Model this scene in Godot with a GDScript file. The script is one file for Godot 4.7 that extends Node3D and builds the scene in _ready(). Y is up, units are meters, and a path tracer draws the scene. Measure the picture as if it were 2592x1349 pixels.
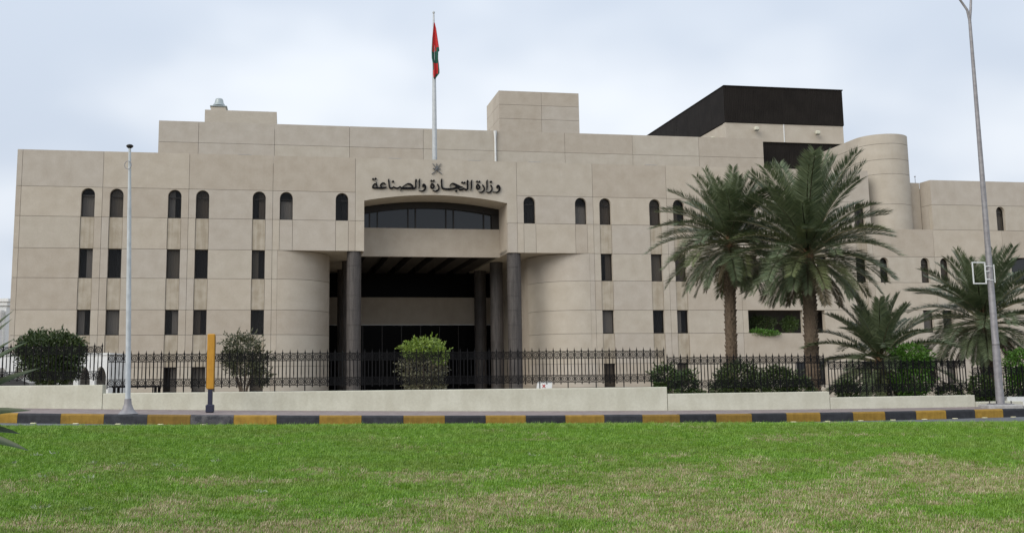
extends Node3D
# A government office building behind a fenced low wall, seen across a road from a lawn, on an overcast day.

const FOCAL := 2550.0            # in pixels of the 2592 x 1349 photograph
const PRINCIPAL := Vector2(1150.0, 600.0)
const IMAGE := Vector2(2592.0, 1349.0)
const EYE := Vector3(0.0, 1.5, 0.0)
const ROLL := 0.0095
var PITCH := atan(340.0 / 2550.0)
const FACADE_TURN := 0.167146    # the facade recedes to the right by 9.58 degrees
const FACADE_DISTANCE := 59.0
const GAP := 0.009               # half of a joint between wall panels

var M := {}
var rng := RandomNumberGenerator.new()
var used := {}
var building: Node3D

# ------------------------------------------------------------------ pixels to places
func ray(px: float, py: float) -> Vector3:
	var v := Vector2((px - PRINCIPAL.x) / FOCAL, -(py - PRINCIPAL.y) / FOCAL)
	v = Vector2(v.x * cos(ROLL) + v.y * sin(ROLL), -v.x * sin(ROLL) + v.y * cos(ROLL))
	return Vector3(v.x, v.y * cos(PITCH) + sin(PITCH), v.y * sin(PITCH) - cos(PITCH))

func at(px: float, py: float, depth: float) -> Vector3:
	var d := ray(px, py)
	return EYE + d * (depth / -d.z)

func fac(px: float, py: float, w := 0.0) -> Vector2:
	var n := Vector3(-sin(FACADE_TURN), 0, -cos(FACADE_TURN))
	var u := Vector3(cos(FACADE_TURN), 0, -sin(FACADE_TURN))
	var o := Vector3(0, 0, -FACADE_DISTANCE)
	var d := ray(px, py)
	var p := EYE + d * ((o + n * w - EYE).dot(n) / d.dot(n))
	return Vector2((p - o).dot(u), p.y)

# ------------------------------------------------------------------ naming and parenting
func numbered(called: String) -> String:
	if not used.has(called):
		used[called] = 0
		return called
	used[called] += 1
	return "%s_%03d" % [called, used[called]]

func tag(o: Node, label: String, category: String, group := "", kind := "") -> void:
	if label: o.set_meta("label", label)
	if category: o.set_meta("category", category)
	if group: o.set_meta("group", group)
	if kind: o.set_meta("kind", kind)

func thing(called: String, label: String, category: String, where := Vector3.ZERO, turn := 0.0, group := "") -> Node3D:
	var o := Node3D.new()
	o.name = numbered(called)
	add_child(o)
	o.position = where
	o.rotation.y = turn
	tag(o, label, category, group)
	return o

func part(called: String, mesh: Mesh, mat: Material, parent: Node, where := Vector3.ZERO, turn := 0.0) -> MeshInstance3D:
	var o := MeshInstance3D.new()
	o.name = called
	o.mesh = mesh
	if mat: o.material_override = mat
	parent.add_child(o, true)
	o.position = where
	o.rotation.y = turn
	return o

func structure(called: String, mesh: Mesh, mat: Material) -> MeshInstance3D:
	var o := part(numbered(called), mesh, mat, self)
	o.set_meta("kind", "structure")
	return o

# ------------------------------------------------------------------ mesh helpers
func st_new() -> SurfaceTool:
	var st := SurfaceTool.new()
	st.begin(Mesh.PRIMITIVE_TRIANGLES)
	return st

func done(st: SurfaceTool) -> ArrayMesh:
	st.generate_normals()
	return st.commit()

# four corners, seen from the front in counter-clockwise order
func quad(st: SurfaceTool, a: Vector3, b: Vector3, c: Vector3, d: Vector3, smooth := false) -> void:
	st.set_smooth_group(1 if smooth else -1)
	for v in [a, c, b, a, d, c]:
		st.add_vertex(v)

func tri(st: SurfaceTool, a: Vector3, b: Vector3, c: Vector3, smooth := false) -> void:
	st.set_smooth_group(1 if smooth else -1)
	for v in [a, c, b]:
		st.add_vertex(v)

func bx(st: SurfaceTool, lo: Vector3, hi: Vector3) -> void:
	var p := [Vector3(lo.x, lo.y, hi.z), Vector3(hi.x, lo.y, hi.z), Vector3(hi.x, hi.y, hi.z), Vector3(lo.x, hi.y, hi.z),
		Vector3(lo.x, lo.y, lo.z), Vector3(hi.x, lo.y, lo.z), Vector3(hi.x, hi.y, lo.z), Vector3(lo.x, hi.y, lo.z)]
	quad(st, p[0], p[1], p[2], p[3])
	quad(st, p[5], p[4], p[7], p[6])
	quad(st, p[4], p[0], p[3], p[7])
	quad(st, p[1], p[5], p[6], p[2])
	quad(st, p[3], p[2], p[6], p[7])
	quad(st, p[4], p[5], p[1], p[0])

# a box in facade coordinates: u along the facade, v up, w into the building
func fb(st: SurfaceTool, u0: float, u1: float, v0: float, v1: float, w0: float, w1: float) -> void:
	bx(st, Vector3(u0, v0, -w1), Vector3(u1, v1, -w0))

func fbox(u0: float, u1: float, v0: float, v1: float, w0: float, w1: float) -> ArrayMesh:
	var st := st_new()
	fb(st, u0, u1, v0, v1, w0, w1)
	return done(st)

func box_mesh(lo: Vector3, hi: Vector3) -> ArrayMesh:
	var st := st_new()
	bx(st, lo, hi)
	return done(st)

# a box with chamfered edges, centred on x and z, standing on y0
func soft_box(size: Vector3, y0: float, c: float) -> ArrayMesh:
	var st := st_new()
	soft(st, Vector3(0, y0, 0), size, c)
	return done(st)

func soft(st: SurfaceTool, base: Vector3, size: Vector3, c: float) -> void:
	var rings := []
	for r in [[0.0, c], [c, 0.0], [size.y - c, 0.0], [size.y, c]]:
		var hx: float = size.x / 2 - r[1]
		var hz: float = size.z / 2 - r[1]
		var ring := []
		var cc: float = min(c, min(hx, hz) * 0.9)
		for s in [[hx - cc, hz], [hx, hz - cc], [hx, -hz + cc], [hx - cc, -hz], [-hx + cc, -hz], [-hx, -hz + cc], [-hx, hz - cc], [-hx + cc, hz]]:
			ring.append(base + Vector3(s[0], r[0], s[1]))
		rings.append(ring)
	for k in 3:
		for i in 8:
			var j := (i + 1) % 8
			quad(st, rings[k][i], rings[k][j], rings[k + 1][j], rings[k + 1][i])
	for i in range(1, 7):
		tri(st, rings[3][0], rings[3][i], rings[3][i + 1])
		tri(st, rings[0][0], rings[0][i + 1], rings[0][i])

func tube(st: SurfaceTool, path: Array, radii: Array, n: int, capped := true) -> void:
	var rings := []
	var up := Vector3(0.31, 0.2, 0.93).normalized()
	for i in path.size():
		var t: Vector3
		if i == 0: t = path[1] - path[0]
		elif i == path.size() - 1: t = path[i] - path[i - 1]
		else: t = path[i + 1] - path[i - 1]
		t = t.normalized()
		var a := t.cross(up).normalized()
		var b := t.cross(a).normalized()
		var ring := []
		for k in n:
			var f := TAU * k / n
			ring.append(path[i] + (a * cos(f) + b * sin(f)) * float(radii[i]))
		rings.append(ring)
	for i in path.size() - 1:
		for k in n:
			var j := (k + 1) % n
			quad(st, rings[i][k], rings[i][j], rings[i + 1][j], rings[i + 1][k], true)
	if capped:
		for k in range(1, n - 1):
			tri(st, rings[0][0], rings[0][k + 1], rings[0][k])
			tri(st, rings[-1][0], rings[-1][k], rings[-1][k + 1])

# profile: [radius, height] from the bottom up
func lathe(st: SurfaceTool, profile: Array, n: int, base := Vector3.ZERO, smooth := true) -> void:
	for i in profile.size() - 1:
		for k in n:
			var f0 := TAU * k / n
			var f1 := TAU * (k + 1) / n
			var a := base + Vector3(cos(f0) * profile[i][0], profile[i][1], sin(f0) * profile[i][0])
			var b := base + Vector3(cos(f1) * profile[i][0], profile[i][1], sin(f1) * profile[i][0])
			var c := base + Vector3(cos(f1) * profile[i + 1][0], profile[i + 1][1], sin(f1) * profile[i + 1][0])
			var d := base + Vector3(cos(f0) * profile[i + 1][0], profile[i + 1][1], sin(f0) * profile[i + 1][0])
			quad(st, b, a, d, c, smooth)

# a flat outline (x, y) given a thickness along z; the outline may be concave
func plate(st: SurfaceTool, outline: PackedVector2Array, z0: float, z1: float) -> void:
	var idx := Geometry2D.triangulate_polygon(outline)
	var ccw := not Geometry2D.is_polygon_clockwise(outline)
	for i in range(0, idx.size(), 3):
		var a := outline[idx[i]]
		var b := outline[idx[i + 1]]
		var c := outline[idx[i + 2]]
		if (b - a).cross(c - a) < 0:
			var t := b
			b = c
			c = t
		tri(st, Vector3(a.x, a.y, z1), Vector3(b.x, b.y, z1), Vector3(c.x, c.y, z1))
		tri(st, Vector3(a.x, a.y, z0), Vector3(c.x, c.y, z0), Vector3(b.x, b.y, z0))
	for i in outline.size():
		var a := outline[i]
		var b := outline[(i + 1) % outline.size()]
		if not ccw:
			var t := a
			a = b
			b = t
		quad(st, Vector3(a.x, a.y, z0), Vector3(b.x, b.y, z0), Vector3(b.x, b.y, z1), Vector3(a.x, a.y, z1))

# ------------------------------------------------------------------ materials
func lin(r: float, g: float, b: float) -> Color:
	return Color(r, g, b).linear_to_srgb()

func noise(seed_: int, freq: float, octaves := 4) -> FastNoiseLite:
	var n := FastNoiseLite.new()
	n.seed = seed_
	n.noise_type = FastNoiseLite.TYPE_SIMPLEX_SMOOTH
	n.frequency = freq
	n.fractal_octaves = octaves
	return n

# a seamless picture of two colours mixed by coarse patches, fine grain and upright streaks
func mottled(size: int, a: Color, b: Color, seed_: int, coarse: float, fine: float, streak: float, grain := 0.05, contrast := 1.0) -> ImageTexture:
	var n1 := noise(seed_, coarse / size, 4).get_seamless_image(size, size, false, false, 0.2)
	var n2 := noise(seed_ + 1, fine / size, 3).get_seamless_image(size, size, false, false, 0.2)
	var n3 := noise(seed_ + 2, 18.0 / size, 3).get_seamless_image(size, 32, false, false, 0.2)
	n3.resize(size, size, Image.INTERPOLATE_BILINEAR)
	var r := RandomNumberGenerator.new()
	r.seed = seed_
	var im := Image.create(size, size, false, Image.FORMAT_RGB8)
	for y in size:
		for x in size:
			var t := (n1.get_pixel(x, y).r - 0.5) * 1.1 + (n2.get_pixel(x, y).r - 0.5) * 0.5 + (n3.get_pixel(x, y).r - 0.5) * streak
			t = clamp(0.5 + t * contrast, 0.0, 1.0)
			var g := 1.0 + (r.randf() - 0.5) * grain * 2.0
			var c := a.lerp(b, t) * g
			im.set_pixel(x, y, Color(c.r, c.g, c.b).linear_to_srgb())
	return ImageTexture.create_from_image(im)

func plain(c: Color, rough := 0.8, metal := 0.0) -> StandardMaterial3D:
	var m := StandardMaterial3D.new()
	m.albedo_color = c
	m.roughness = rough
	m.metallic = metal
	m.cull_mode = BaseMaterial3D.CULL_DISABLED
	return m

func tri_mat(tex: Texture2D, metres: float, rough: float, tint := Color.WHITE, offset := Vector3.ZERO, bump: Texture2D = null, bump_scale := 0.5) -> StandardMaterial3D:
	var m := plain(tint, rough)
	m.albedo_texture = tex
	m.uv1_triplanar = true
	m.uv1_world_triplanar = true
	m.uv1_scale = Vector3.ONE / metres
	m.uv1_offset = offset
	if bump:
		m.normal_enabled = true
		m.normal_texture = bump
		m.normal_scale = bump_scale
	return m

func tinted() -> StandardMaterial3D:
	var m := plain(Color.WHITE, 0.75)
	m.vertex_color_use_as_albedo = true
	return m

func make_materials() -> void:
	var conc := mottled(768, Color(0.405, 0.361, 0.298), Color(0.486, 0.446, 0.383), 11, 9.0, 90.0, 0.25, 0.10, 0.8)
	M.panel = []
	for k in 4:
		var t: float = [1.0, 0.975, 0.99, 1.012][k]
		M.panel.append(tri_mat(conc, 9.0, 0.92, Color(t, t * [1.0, 0.99, 1.0, 0.995][k], t * [1.0, 0.985, 1.01, 0.99][k]), Vector3(k * 0.37, k * 0.21, k * 0.11)))
	var stain := mottled(512, Color(0.32, 0.275, 0.21), Color(0.445, 0.40, 0.33), 31, 6.0, 60.0, 1.0, 0.06)
	M.stain = tri_mat(stain, 5.0, 0.95, Color.WHITE, Vector3(0.3, 0.1, 0.7))
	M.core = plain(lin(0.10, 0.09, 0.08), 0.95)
	M.roof = plain(lin(0.30, 0.28, 0.25), 0.95)
	M.soffit = tri_mat(conc, 7.0, 0.95)
	M.beam = plain(lin(0.032, 0.026, 0.021), 0.9)  # dark brown, deepened so the colour carries the shade deep inside the entrance
	M.black_glass = plain(lin(0.006, 0.006, 0.006), 0.25)
	M.black_glass.metallic_specular = 0.12
	M.frame = plain(lin(0.018, 0.015, 0.013), 0.45, 0.3)
	M.glass = plain(Color(0.05, 0.046, 0.042, 0.4), 0.05)
	M.glass.metallic_specular = 0.3
	M.glass.transparency = BaseMaterial3D.TRANSPARENCY_ALPHA
	M.dark_glass = plain(lin(0.012, 0.013, 0.014), 0.06)
	M.blind = [plain(lin(0.30, 0.275, 0.25), 0.9), plain(lin(0.15, 0.12, 0.092), 0.9), plain(lin(0.012, 0.011, 0.010), 0.9), plain(lin(0.21, 0.18, 0.145), 0.9)]
	M.granite = tri_mat(mottled(512, Color(0.026, 0.023, 0.022), Color(0.100, 0.089, 0.084), 41, 40.0, 200.0, 1.0, 0.3), 2.4, 0.6)
	M.clad = tri_mat(mottled(256, Color(0.013, 0.011, 0.010), Color(0.021, 0.018, 0.016), 51, 5.0, 40.0, 0.6, 0.05), 6.0, 0.75)
	M.clad.metallic_specular = 0.25
	M.white = tri_mat(mottled(256, Color(0.66, 0.67, 0.66), Color(0.76, 0.77, 0.77), 61, 6.0, 40.0, 0.3, 0.03), 2.0, 0.7)
	M.pole_white = tri_mat(mottled(256, Color(0.40, 0.43, 0.45), Color(0.54, 0.57, 0.59), 62, 6.0, 60.0, 1.2, 0.05), 1.2, 0.5)
	M.letter = plain(lin(0.010, 0.010, 0.011), 0.7)
	M.letter.metallic_specular = 0.2
	M.emblem = plain(lin(0.16, 0.16, 0.16), 0.4, 0.7)
	M.cream = tri_mat(mottled(512, Color(0.52, 0.505, 0.405), Color(0.63, 0.62, 0.515), 71, 6.0, 60.0, 0.6, 0.06, 1.2), 6.0, 0.88)
	M.iron = plain(lin(0.007, 0.007, 0.008), 0.7)
	M.iron.metallic_specular = 0.25
	M.kerb_dark = tri_mat(mottled(256, Color(0.015, 0.016, 0.020), Color(0.040, 0.042, 0.049), 81, 7.0, 60.0, 0.5, 0.12), 1.7, 0.8)
	M.kerb_yellow = tri_mat(mottled(256, Color(0.215, 0.125, 0.012), Color(0.33, 0.195, 0.024), 82, 7.0, 60.0, 0.7, 0.1), 1.7, 0.75)
	M.kerb_worn = tri_mat(mottled(256, Color(0.028, 0.03, 0.038), Color(0.13, 0.125, 0.125), 83, 5.0, 40.0, 0.2, 0.15, 1.6), 1.6, 0.85)
	M.kerb_tones = {true: [], false: []}
	for k in 4:
		for y in [true, false]:
			var m: StandardMaterial3D = (M.kerb_yellow if y else M.kerb_dark).duplicate()
			var t: float = [1.0, 0.86, 1.08, 0.93][k]
			m.albedo_color = Color(t, t, t)
			m.uv1_offset = Vector3(k * 0.27, k * 0.31, k * 0.13)
			M.kerb_tones[y].append(m)
	M.kerb_plain = tri_mat(mottled(256, Color(0.28, 0.25, 0.23), Color(0.40, 0.37, 0.34), 84, 8.0, 60.0, 0.4, 0.1), 1.7, 0.9)
	M.road = tri_mat(mottled(512, Color(0.10, 0.108, 0.118), Color(0.15, 0.16, 0.17), 91, 6.0, 150.0, 0.2, 0.18), 4.0, 0.9)
	M.paving = tri_mat(mottled(512, Color(0.20, 0.16, 0.155), Color(0.30, 0.25, 0.24), 92, 9.0, 120.0, 0.2, 0.14), 3.0, 0.92)
	M.earth = tri_mat(mottled(512, Color(0.25, 0.20, 0.14), Color(0.40, 0.34, 0.26), 93, 9.0, 90.0, 0.1, 0.12), 9.0, 0.95)
	M.stud = plain(lin(0.72, 0.68, 0.45), 0.4)
	M.steel = tri_mat(mottled(256, Color(0.21, 0.20, 0.21), Color(0.33, 0.32, 0.33), 94, 7.0, 90.0, 0.9, 0.08), 1.3, 0.55)
	M.steel.metallic = 0.25
	M.bolt = plain(lin(0.09, 0.085, 0.08), 0.6, 0.5)
	M.yellow = tri_mat(mottled(256, Color(0.46, 0.215, 0.012), Color(0.55, 0.27, 0.02), 95, 6.0, 60.0, 0.6, 0.04), 1.0, 0.5)
	M.navy = plain(lin(0.018, 0.02, 0.045), 0.5)
	M.concrete = tri_mat(mottled(256, Color(0.30, 0.29, 0.28), Color(0.44, 0.43, 0.42), 96, 9.0, 60.0, 0.3, 0.1), 1.5, 0.95)
	M.trunk = tri_mat(mottled(256, Color(0.06, 0.042, 0.028), Color(0.20, 0.15, 0.105), 97, 30.0, 90.0, 0.3, 0.2), 0.9, 0.95)
	M.twig = plain(lin(0.13, 0.10, 0.075), 0.95)
	M.leaf = tinted()
	M.leaf.backlight_enabled = true
	M.leaf.backlight = lin(0.05, 0.07, 0.015)
	M.leaf.roughness = 0.5
	M.cloth = tinted()
	M.cloth.roughness = 0.9
	M.car_paint = plain(lin(0.008, 0.008, 0.010), 0.15, 0.2)
	M.car_paint.clearcoat_enabled = true
	M.tyre = plain(lin(0.02, 0.02, 0.02), 0.9)
	M.rim = plain(lin(0.4, 0.4, 0.4), 0.35, 0.8)
	M.red = plain(lin(0.42, 0.035, 0.03), 0.6)
	M.vent = plain(lin(0.36, 0.40, 0.40), 0.45, 0.5)
	M.sheath = plain(lin(0.11, 0.065, 0.03), 0.9)

# ------------------------------------------------------------------ ground levels
func kerb_d(x: float) -> float:
	var c: float = clamp(x, -24.0, 34.0)
	return 0.0068027 * c * c + 0.150011 * c + 23.71119 + (0.62 if x > 34.0 else 0.0) * (x - 34.0) - (0.17 if x < -24.0 else 0.0) * (x + 24.0)

func kerb_y(x: float) -> float:
	var c: float = clamp(x, -16.0, 17.0)
	return 0.00041571 * c * c - 0.01430795 * c + 0.48148

func wall_d(x: float) -> float:
	var c: float = clamp(x, -13.0, 34.0)
	return 0.00434545 * c * c + 0.1199845 * c + 26.01926

func compound_y(x: float, d: float) -> float:
	return lerp(kerb_y(x) - 0.02, 0.0, clamp((d - 27.0) / 24.0, 0.0, 1.0))

func lawn_y(x: float, d: float) -> float:
	var pts := [[-30.0, -0.3], [0.0, -0.12], [4.0, 0.06], [8.0, 0.27], [11.0, 0.40], [13.5, 0.58], [15.0, 0.683], [15.7, 0.68], [16.4, 0.60], [17.0, 0.50]]
	var y := 0.52
	for i in pts.size() - 1:
		if d >= pts[i][0] and d <= pts[i + 1][0]:
			var t: float = (d - pts[i][0]) / (pts[i + 1][0] - pts[i][0])
			y = lerp(pts[i][1], pts[i + 1][1], t)
	return y - 0.0053 * clamp(x, -14.0, 14.0) * clamp(d / 15.0, 0.0, 1.0)

var straw_a: FastNoiseLite
var straw_b: FastNoiseLite
# how much of the grass has dried to straw here (0 green, 1 straw)
func straw(x: float, d: float) -> float:
	var n := straw_a.get_noise_2d(x, d * 1.5) * 1.0 + straw_b.get_noise_2d(x * 2.0, d * 3.0) * 0.55
	var edge := 11.7 + 0.06 * x + straw_b.get_noise_2d(x * 0.7, 40.0) * 1.2
	var bias: float = lerp(0.36, -0.42, smoothstep(edge - 1.2, edge + 1.2, d))
	bias -= 0.30 * smoothstep(1.0, -3.0, x) * smoothstep(7.6, 9.0, d)
	return smoothstep(-0.25, 0.75, n + bias)

# ------------------------------------------------------------------ main
func _ready() -> void:
	rng.seed = 20240
	var cam := Camera3D.new()
	cam.name = "camera"
	cam.projection = Camera3D.PROJECTION_FRUSTUM
	cam.near = 0.1
	cam.far = 1500.0
	cam.keep_aspect = Camera3D.KEEP_HEIGHT
	cam.size = 0.1 * IMAGE.y / FOCAL
	cam.frustum_offset = Vector2((IMAGE.x / 2 - PRINCIPAL.x) / FOCAL, -(IMAGE.y / 2 - PRINCIPAL.y) / FOCAL) * 0.1
	cam.transform = Transform3D(Basis(Vector3.RIGHT, PITCH) * Basis(Vector3.BACK, -ROLL), EYE)
	add_child(cam)
	cam.current = true

	var env := Environment.new()
	env.background_mode = Environment.BG_SKY
	env.sky = Sky.new()
	var pano := PanoramaSkyMaterial.new()
	pano.panorama = sky_picture()
	env.sky.sky_material = pano
	env.tonemap_mode = Environment.TONE_MAPPER_LINEAR
	env.tonemap_exposure = 1.27
	env.sdfgi_enabled = true
	env.ssao_enabled = true
	env.ssil_enabled = true
	var we := WorldEnvironment.new()
	we.name = "world_environment"
	we.environment = env
	add_child(we)

	var sun := DirectionalLight3D.new()
	sun.name = "sun"
	sun.light_energy = 0.5
	sun.light_angular_distance = 42.0
	sun.light_color = Color(1.0, 0.965, 0.91)
	sun.shadow_enabled = true
	add_child(sun)
	sun.look_at_from_position(Vector3(-0.62, 0.52, 0.62) * 50.0, Vector3.ZERO)

	make_materials()
	make_ground()
	make_building()
	make_surroundings()
	make_walls_and_fences()
	make_street_things()
	make_plants()
	make_grass()

# ------------------------------------------------------------------ sky
func sky_picture() -> ImageTexture:
	var w := 1024
	var h := 512
	var n := noise(7, 0.55, 5)
	var n2 := noise(19, 0.9, 4)
	var im := Image.create(w, h, false, Image.FORMAT_RGBF)
	for j in h:
		var el := PI / 2 - PI * (j + 0.5) / h
		for i in w:
			if el < -0.12:
				im.set_pixel(i, j, Color(0.20, 0.19, 0.17))
				continue
			var az := TAU * ((i + 0.5) / w - 0.5)
			var d := Vector3(sin(az) * cos(el), sin(el), -cos(az) * cos(el))
			var q: Vector3 = d / (maxf(d.y, 0.0) + 0.32)
			var a := n.get_noise_3d(q.x * 1.2 + 3.1, 0.0, q.z * 1.2)
			var b := n2.get_noise_3d(q.x * 2.6, 5.0, q.z * 2.6)
			var cl: float = clamp(0.5 + a * 0.8 + b * 0.22, 0.0, 1.0)
			var grey := Color(0.455, 0.512, 0.598)
			var white := Color(0.645, 0.682, 0.73)
			var c := grey.lerp(white, smoothstep(0.35, 0.95, cl))
			var lift: float = 1.0 + 0.45 * max(sin(el), 0.0)
			im.set_pixel(i, j, Color(c.r * lift, c.g * lift, c.b * lift))
	return ImageTexture.create_from_image(im)

# ------------------------------------------------------------------ ground, lawn, road, pavement, kerb
func strip(x0: float, x1: float, dx: float, inner: Callable, outer: Callable, rows := 1) -> ArrayMesh:
	var st := st_new()
	var n := int(ceil((x1 - x0) / dx))
	for i in n:
		var xa := x0 + (x1 - x0) * i / n
		var xb := x0 + (x1 - x0) * (i + 1) / n
		for r in rows:
			var ta := float(r) / rows
			var tb := float(r + 1) / rows
			var a0: Vector3 = inner.call(xa)
			var a1: Vector3 = outer.call(xa)
			var b0: Vector3 = inner.call(xb)
			var b1: Vector3 = outer.call(xb)
			quad(st, a0.lerp(a1, ta), b0.lerp(b1, ta), b0.lerp(b1, tb), a0.lerp(a1, tb), true)
	return done(st)

func road_y(x: float) -> float:
	return kerb_y(x) - 0.22

func make_ground() -> void:
	straw_a = noise(303, 0.42, 3)
	straw_b = noise(77, 0.5, 3)
	var st := st_new()
	quad(st, Vector3(-700, -0.45, 700), Vector3(700, -0.45, 700), Vector3(700, -0.45, -900), Vector3(-700, -0.45, -900))
	structure("ground", done(st), M.earth)
	# compound ground between the low wall and the building
	structure("courtyard", strip(-60, 60, 3.0, func(x): return Vector3(x, compound_y(x, 27.0), -wall_d(x) - 0.05), func(x): return Vector3(x * 1.15, -0.02, -95.0), 12), M.earth)
	structure("road", strip(-80, 80, 1.5, func(x): return Vector3(x, road_y(x), -16.9), func(x): return Vector3(x, road_y(x), -kerb_d(x)), 1), M.road)
	structure("pavement", strip(-80, 60, 1.5, func(x): return Vector3(x, kerb_y(x) - 0.006, -kerb_d(x) - 0.14), func(x): return Vector3(x, kerb_y(x) + 0.015, -wall_d(x) - 0.1), 1), M.paving)
	# lawn with a picture of green and dried grass
	var im := Image.create(1024, 512, false, Image.FORMAT_RGB8)
	var r := RandomNumberGenerator.new()
	r.seed = 5
	for j in 512:
		var d := 17.0 * (1.0 - (j + 0.5) / 512.0)
		for i in 1024:
			var x := -17.0 + 34.0 * (i + 0.5) / 1024.0
			var c := Color(0.07, 0.14, 0.012).lerp(Color(0.24, 0.195, 0.10), straw(x, d)) * (0.8 + 0.4 * r.randf())
			im.set_pixel(i, j, Color(c.r, c.g, c.b).linear_to_srgb())
	M.lawn = plain(Color.WHITE, 0.95)
	M.lawn.albedo_texture = ImageTexture.create_from_image(im)
	st = st_new()
	var step := 0.5
	for i in int(60 / step):
		for j in int(34 / step):
			for v in [[0, 0], [1, 1], [1, 0], [0, 0], [0, 1], [1, 1]]:
				var x: float = -30.0 + (i + v[0]) * step
				var d: float = -17.0 + (j + v[1]) * step
				st.set_smooth_group(1)
				st.set_uv(Vector2((x + 17.0) / 34.0, 1.0 - d / 17.0))
				st.add_vertex(Vector3(x, lawn_y(x, d), -d))
	structure("lawn", done(st), M.lawn)
	# edging of the lawn along the road, hidden behind the rise
	st = st_new()
	for i in 40:
		var xa := -30.0 + 1.5 * i
		bx(st, Vector3(xa, -0.2, -17.12), Vector3(xa + 1.496, 0.49 - 0.0053 * clamp(xa, -14.0, 14.0), -17.0))
	structure("lawn_edging", done(st), M.kerb_plain)
	# painted kerb, one stone after the other
	var kerb := Node3D.new()
	kerb.name = "kerb"
	add_child(kerb)
	kerb.set_meta("kind", "structure")
	var x := -8.89
	var stones := []
	for side in [-1, 1]:
		x = -8.89
		for k in 26:
			var slope := 2.0 * 0.0068027 * x + 0.15
			var dx: float = 0.962 / sqrt(1.0 + slope * slope) * side
			stones.append([min(x, x + dx), max(x, x + dx), (k % 2 == 0) == (side > 0), k * side])
			x += dx
	for s in stones:
		var a := Vector3(s[0], 0, -kerb_d(s[0]))
		var b := Vector3(s[1], 0, -kerb_d(s[1]))
		var mid := (a + b) / 2
		var y: float = kerb_y(mid.x)
		var length := (b - a).length() - 0.006
		var mesh := kerb_stone(length)
		var mat: Material = M.kerb_tones[s[2]][rng.randi() % 4]
		if s[3] == 3: mat = M.kerb_worn
		var o := part("kerb_stone", mesh, mat, kerb, mid + Vector3(0, y - 0.27 + rng.randf_range(-0.004, 0.004), 0), atan2(-(b.z - a.z), b.x - a.x))
		o.rotation.z = atan((kerb_y(s[1]) - kerb_y(s[0])) / length)

func kerb_stone(length: float) -> ArrayMesh:
	var st := st_new()
	var prof := [[0.0, 0.0], [0.0, 0.23], [-0.012, 0.258], [-0.04, 0.27], [-0.15, 0.27], [-0.15, 0.0]]
	for i in prof.size() - 1:
		quad(st, Vector3(-length / 2, prof[i][1], prof[i][0]), Vector3(length / 2, prof[i][1], prof[i][0]), Vector3(length / 2, prof[i + 1][1], prof[i + 1][0]), Vector3(-length / 2, prof[i + 1][1], prof[i + 1][0]))
	for s in [-1.0, 1.0]:
		for i in range(1, prof.size() - 1):
			tri(st, Vector3(s * length / 2, prof[0][1], prof[0][0]), Vector3(s * length / 2, prof[i][1], prof[i][0]), Vector3(s * length / 2, prof[i + 1][1], prof[i + 1][0]))
	return done(st)

# ------------------------------------------------------------------ the office building
const JOINTS := [-24.65, -24.36, -20.03, -15.32, -10.61, -5.86, 3.83, 8.57, 13.29, 17.95, 22.65, 26.95]
const LEVEL := {"base": -0.1, "r4b": 0.48, "r4t": 1.87, "r3b": 3.66, "r3t": 5.06, "r2b": 6.82, "r2t": 8.47, "r1b": 10.25, "r1t": 11.93, "top": 14.0}
const HALF := 0.37               # half the width of a window
const THICK := 0.35

func pick_panel() -> Material:
	return M.panel[rng.randi() % 4]

func wall_panel(called: String, u0: float, u1: float, v0: float, v1: float, w := 0.0, mat: Material = null, thick := THICK) -> void:
	part(called, fbox(u0 + GAP, u1 - GAP, v0 + GAP, v1 - GAP, w, w + thick), mat if mat else pick_panel(), building)

# a panel with openings: each is [centre, half width, arched]
func pierced_panel(u0: float, u1: float, v0: float, v1: float, openings: Array, w := 0.0) -> void:
	var st := st_new()
	var u := u0 + GAP
	for o in openings:
		var a: float = max(o[0] - o[1], u0 + GAP)
		var b: float = min(o[0] + o[1], u1 - GAP)
		if a - u > 0.002: fb(st, u, a, v0 + GAP, v1 - GAP, w, w + THICK)
		if o[2]:
			var top := v1 - GAP
			var r: float = o[1]
			var spring := top - 0.045 - r
			for k in 12:
				var f0 := PI - PI * k / 12
				var f1 := PI - PI * (k + 1) / 12
				var p := Vector2(o[0] + r * cos(f0), spring + r * sin(f0))
				var q := Vector2(o[0] + r * cos(f1), spring + r * sin(f1))
				quad(st, Vector3(p.x, p.y, -w), Vector3(q.x, q.y, -w), Vector3(q.x, top, -w), Vector3(p.x, top, -w))
				quad(st, Vector3(p.x, p.y, -w - THICK), Vector3(q.x, q.y, -w - THICK), Vector3(q.x, q.y, -w), Vector3(p.x, p.y, -w))
			quad(st, Vector3(a, top, -w), Vector3(b, top, -w), Vector3(b, top, -w - THICK), Vector3(a, top, -w - THICK))
		u = b
	if u1 - GAP - u > 0.002: fb(st, u, u1 - GAP, v0 + GAP, v1 - GAP, w, w + THICK)
	part("wall_panel", done(st), pick_panel(), building)

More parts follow.
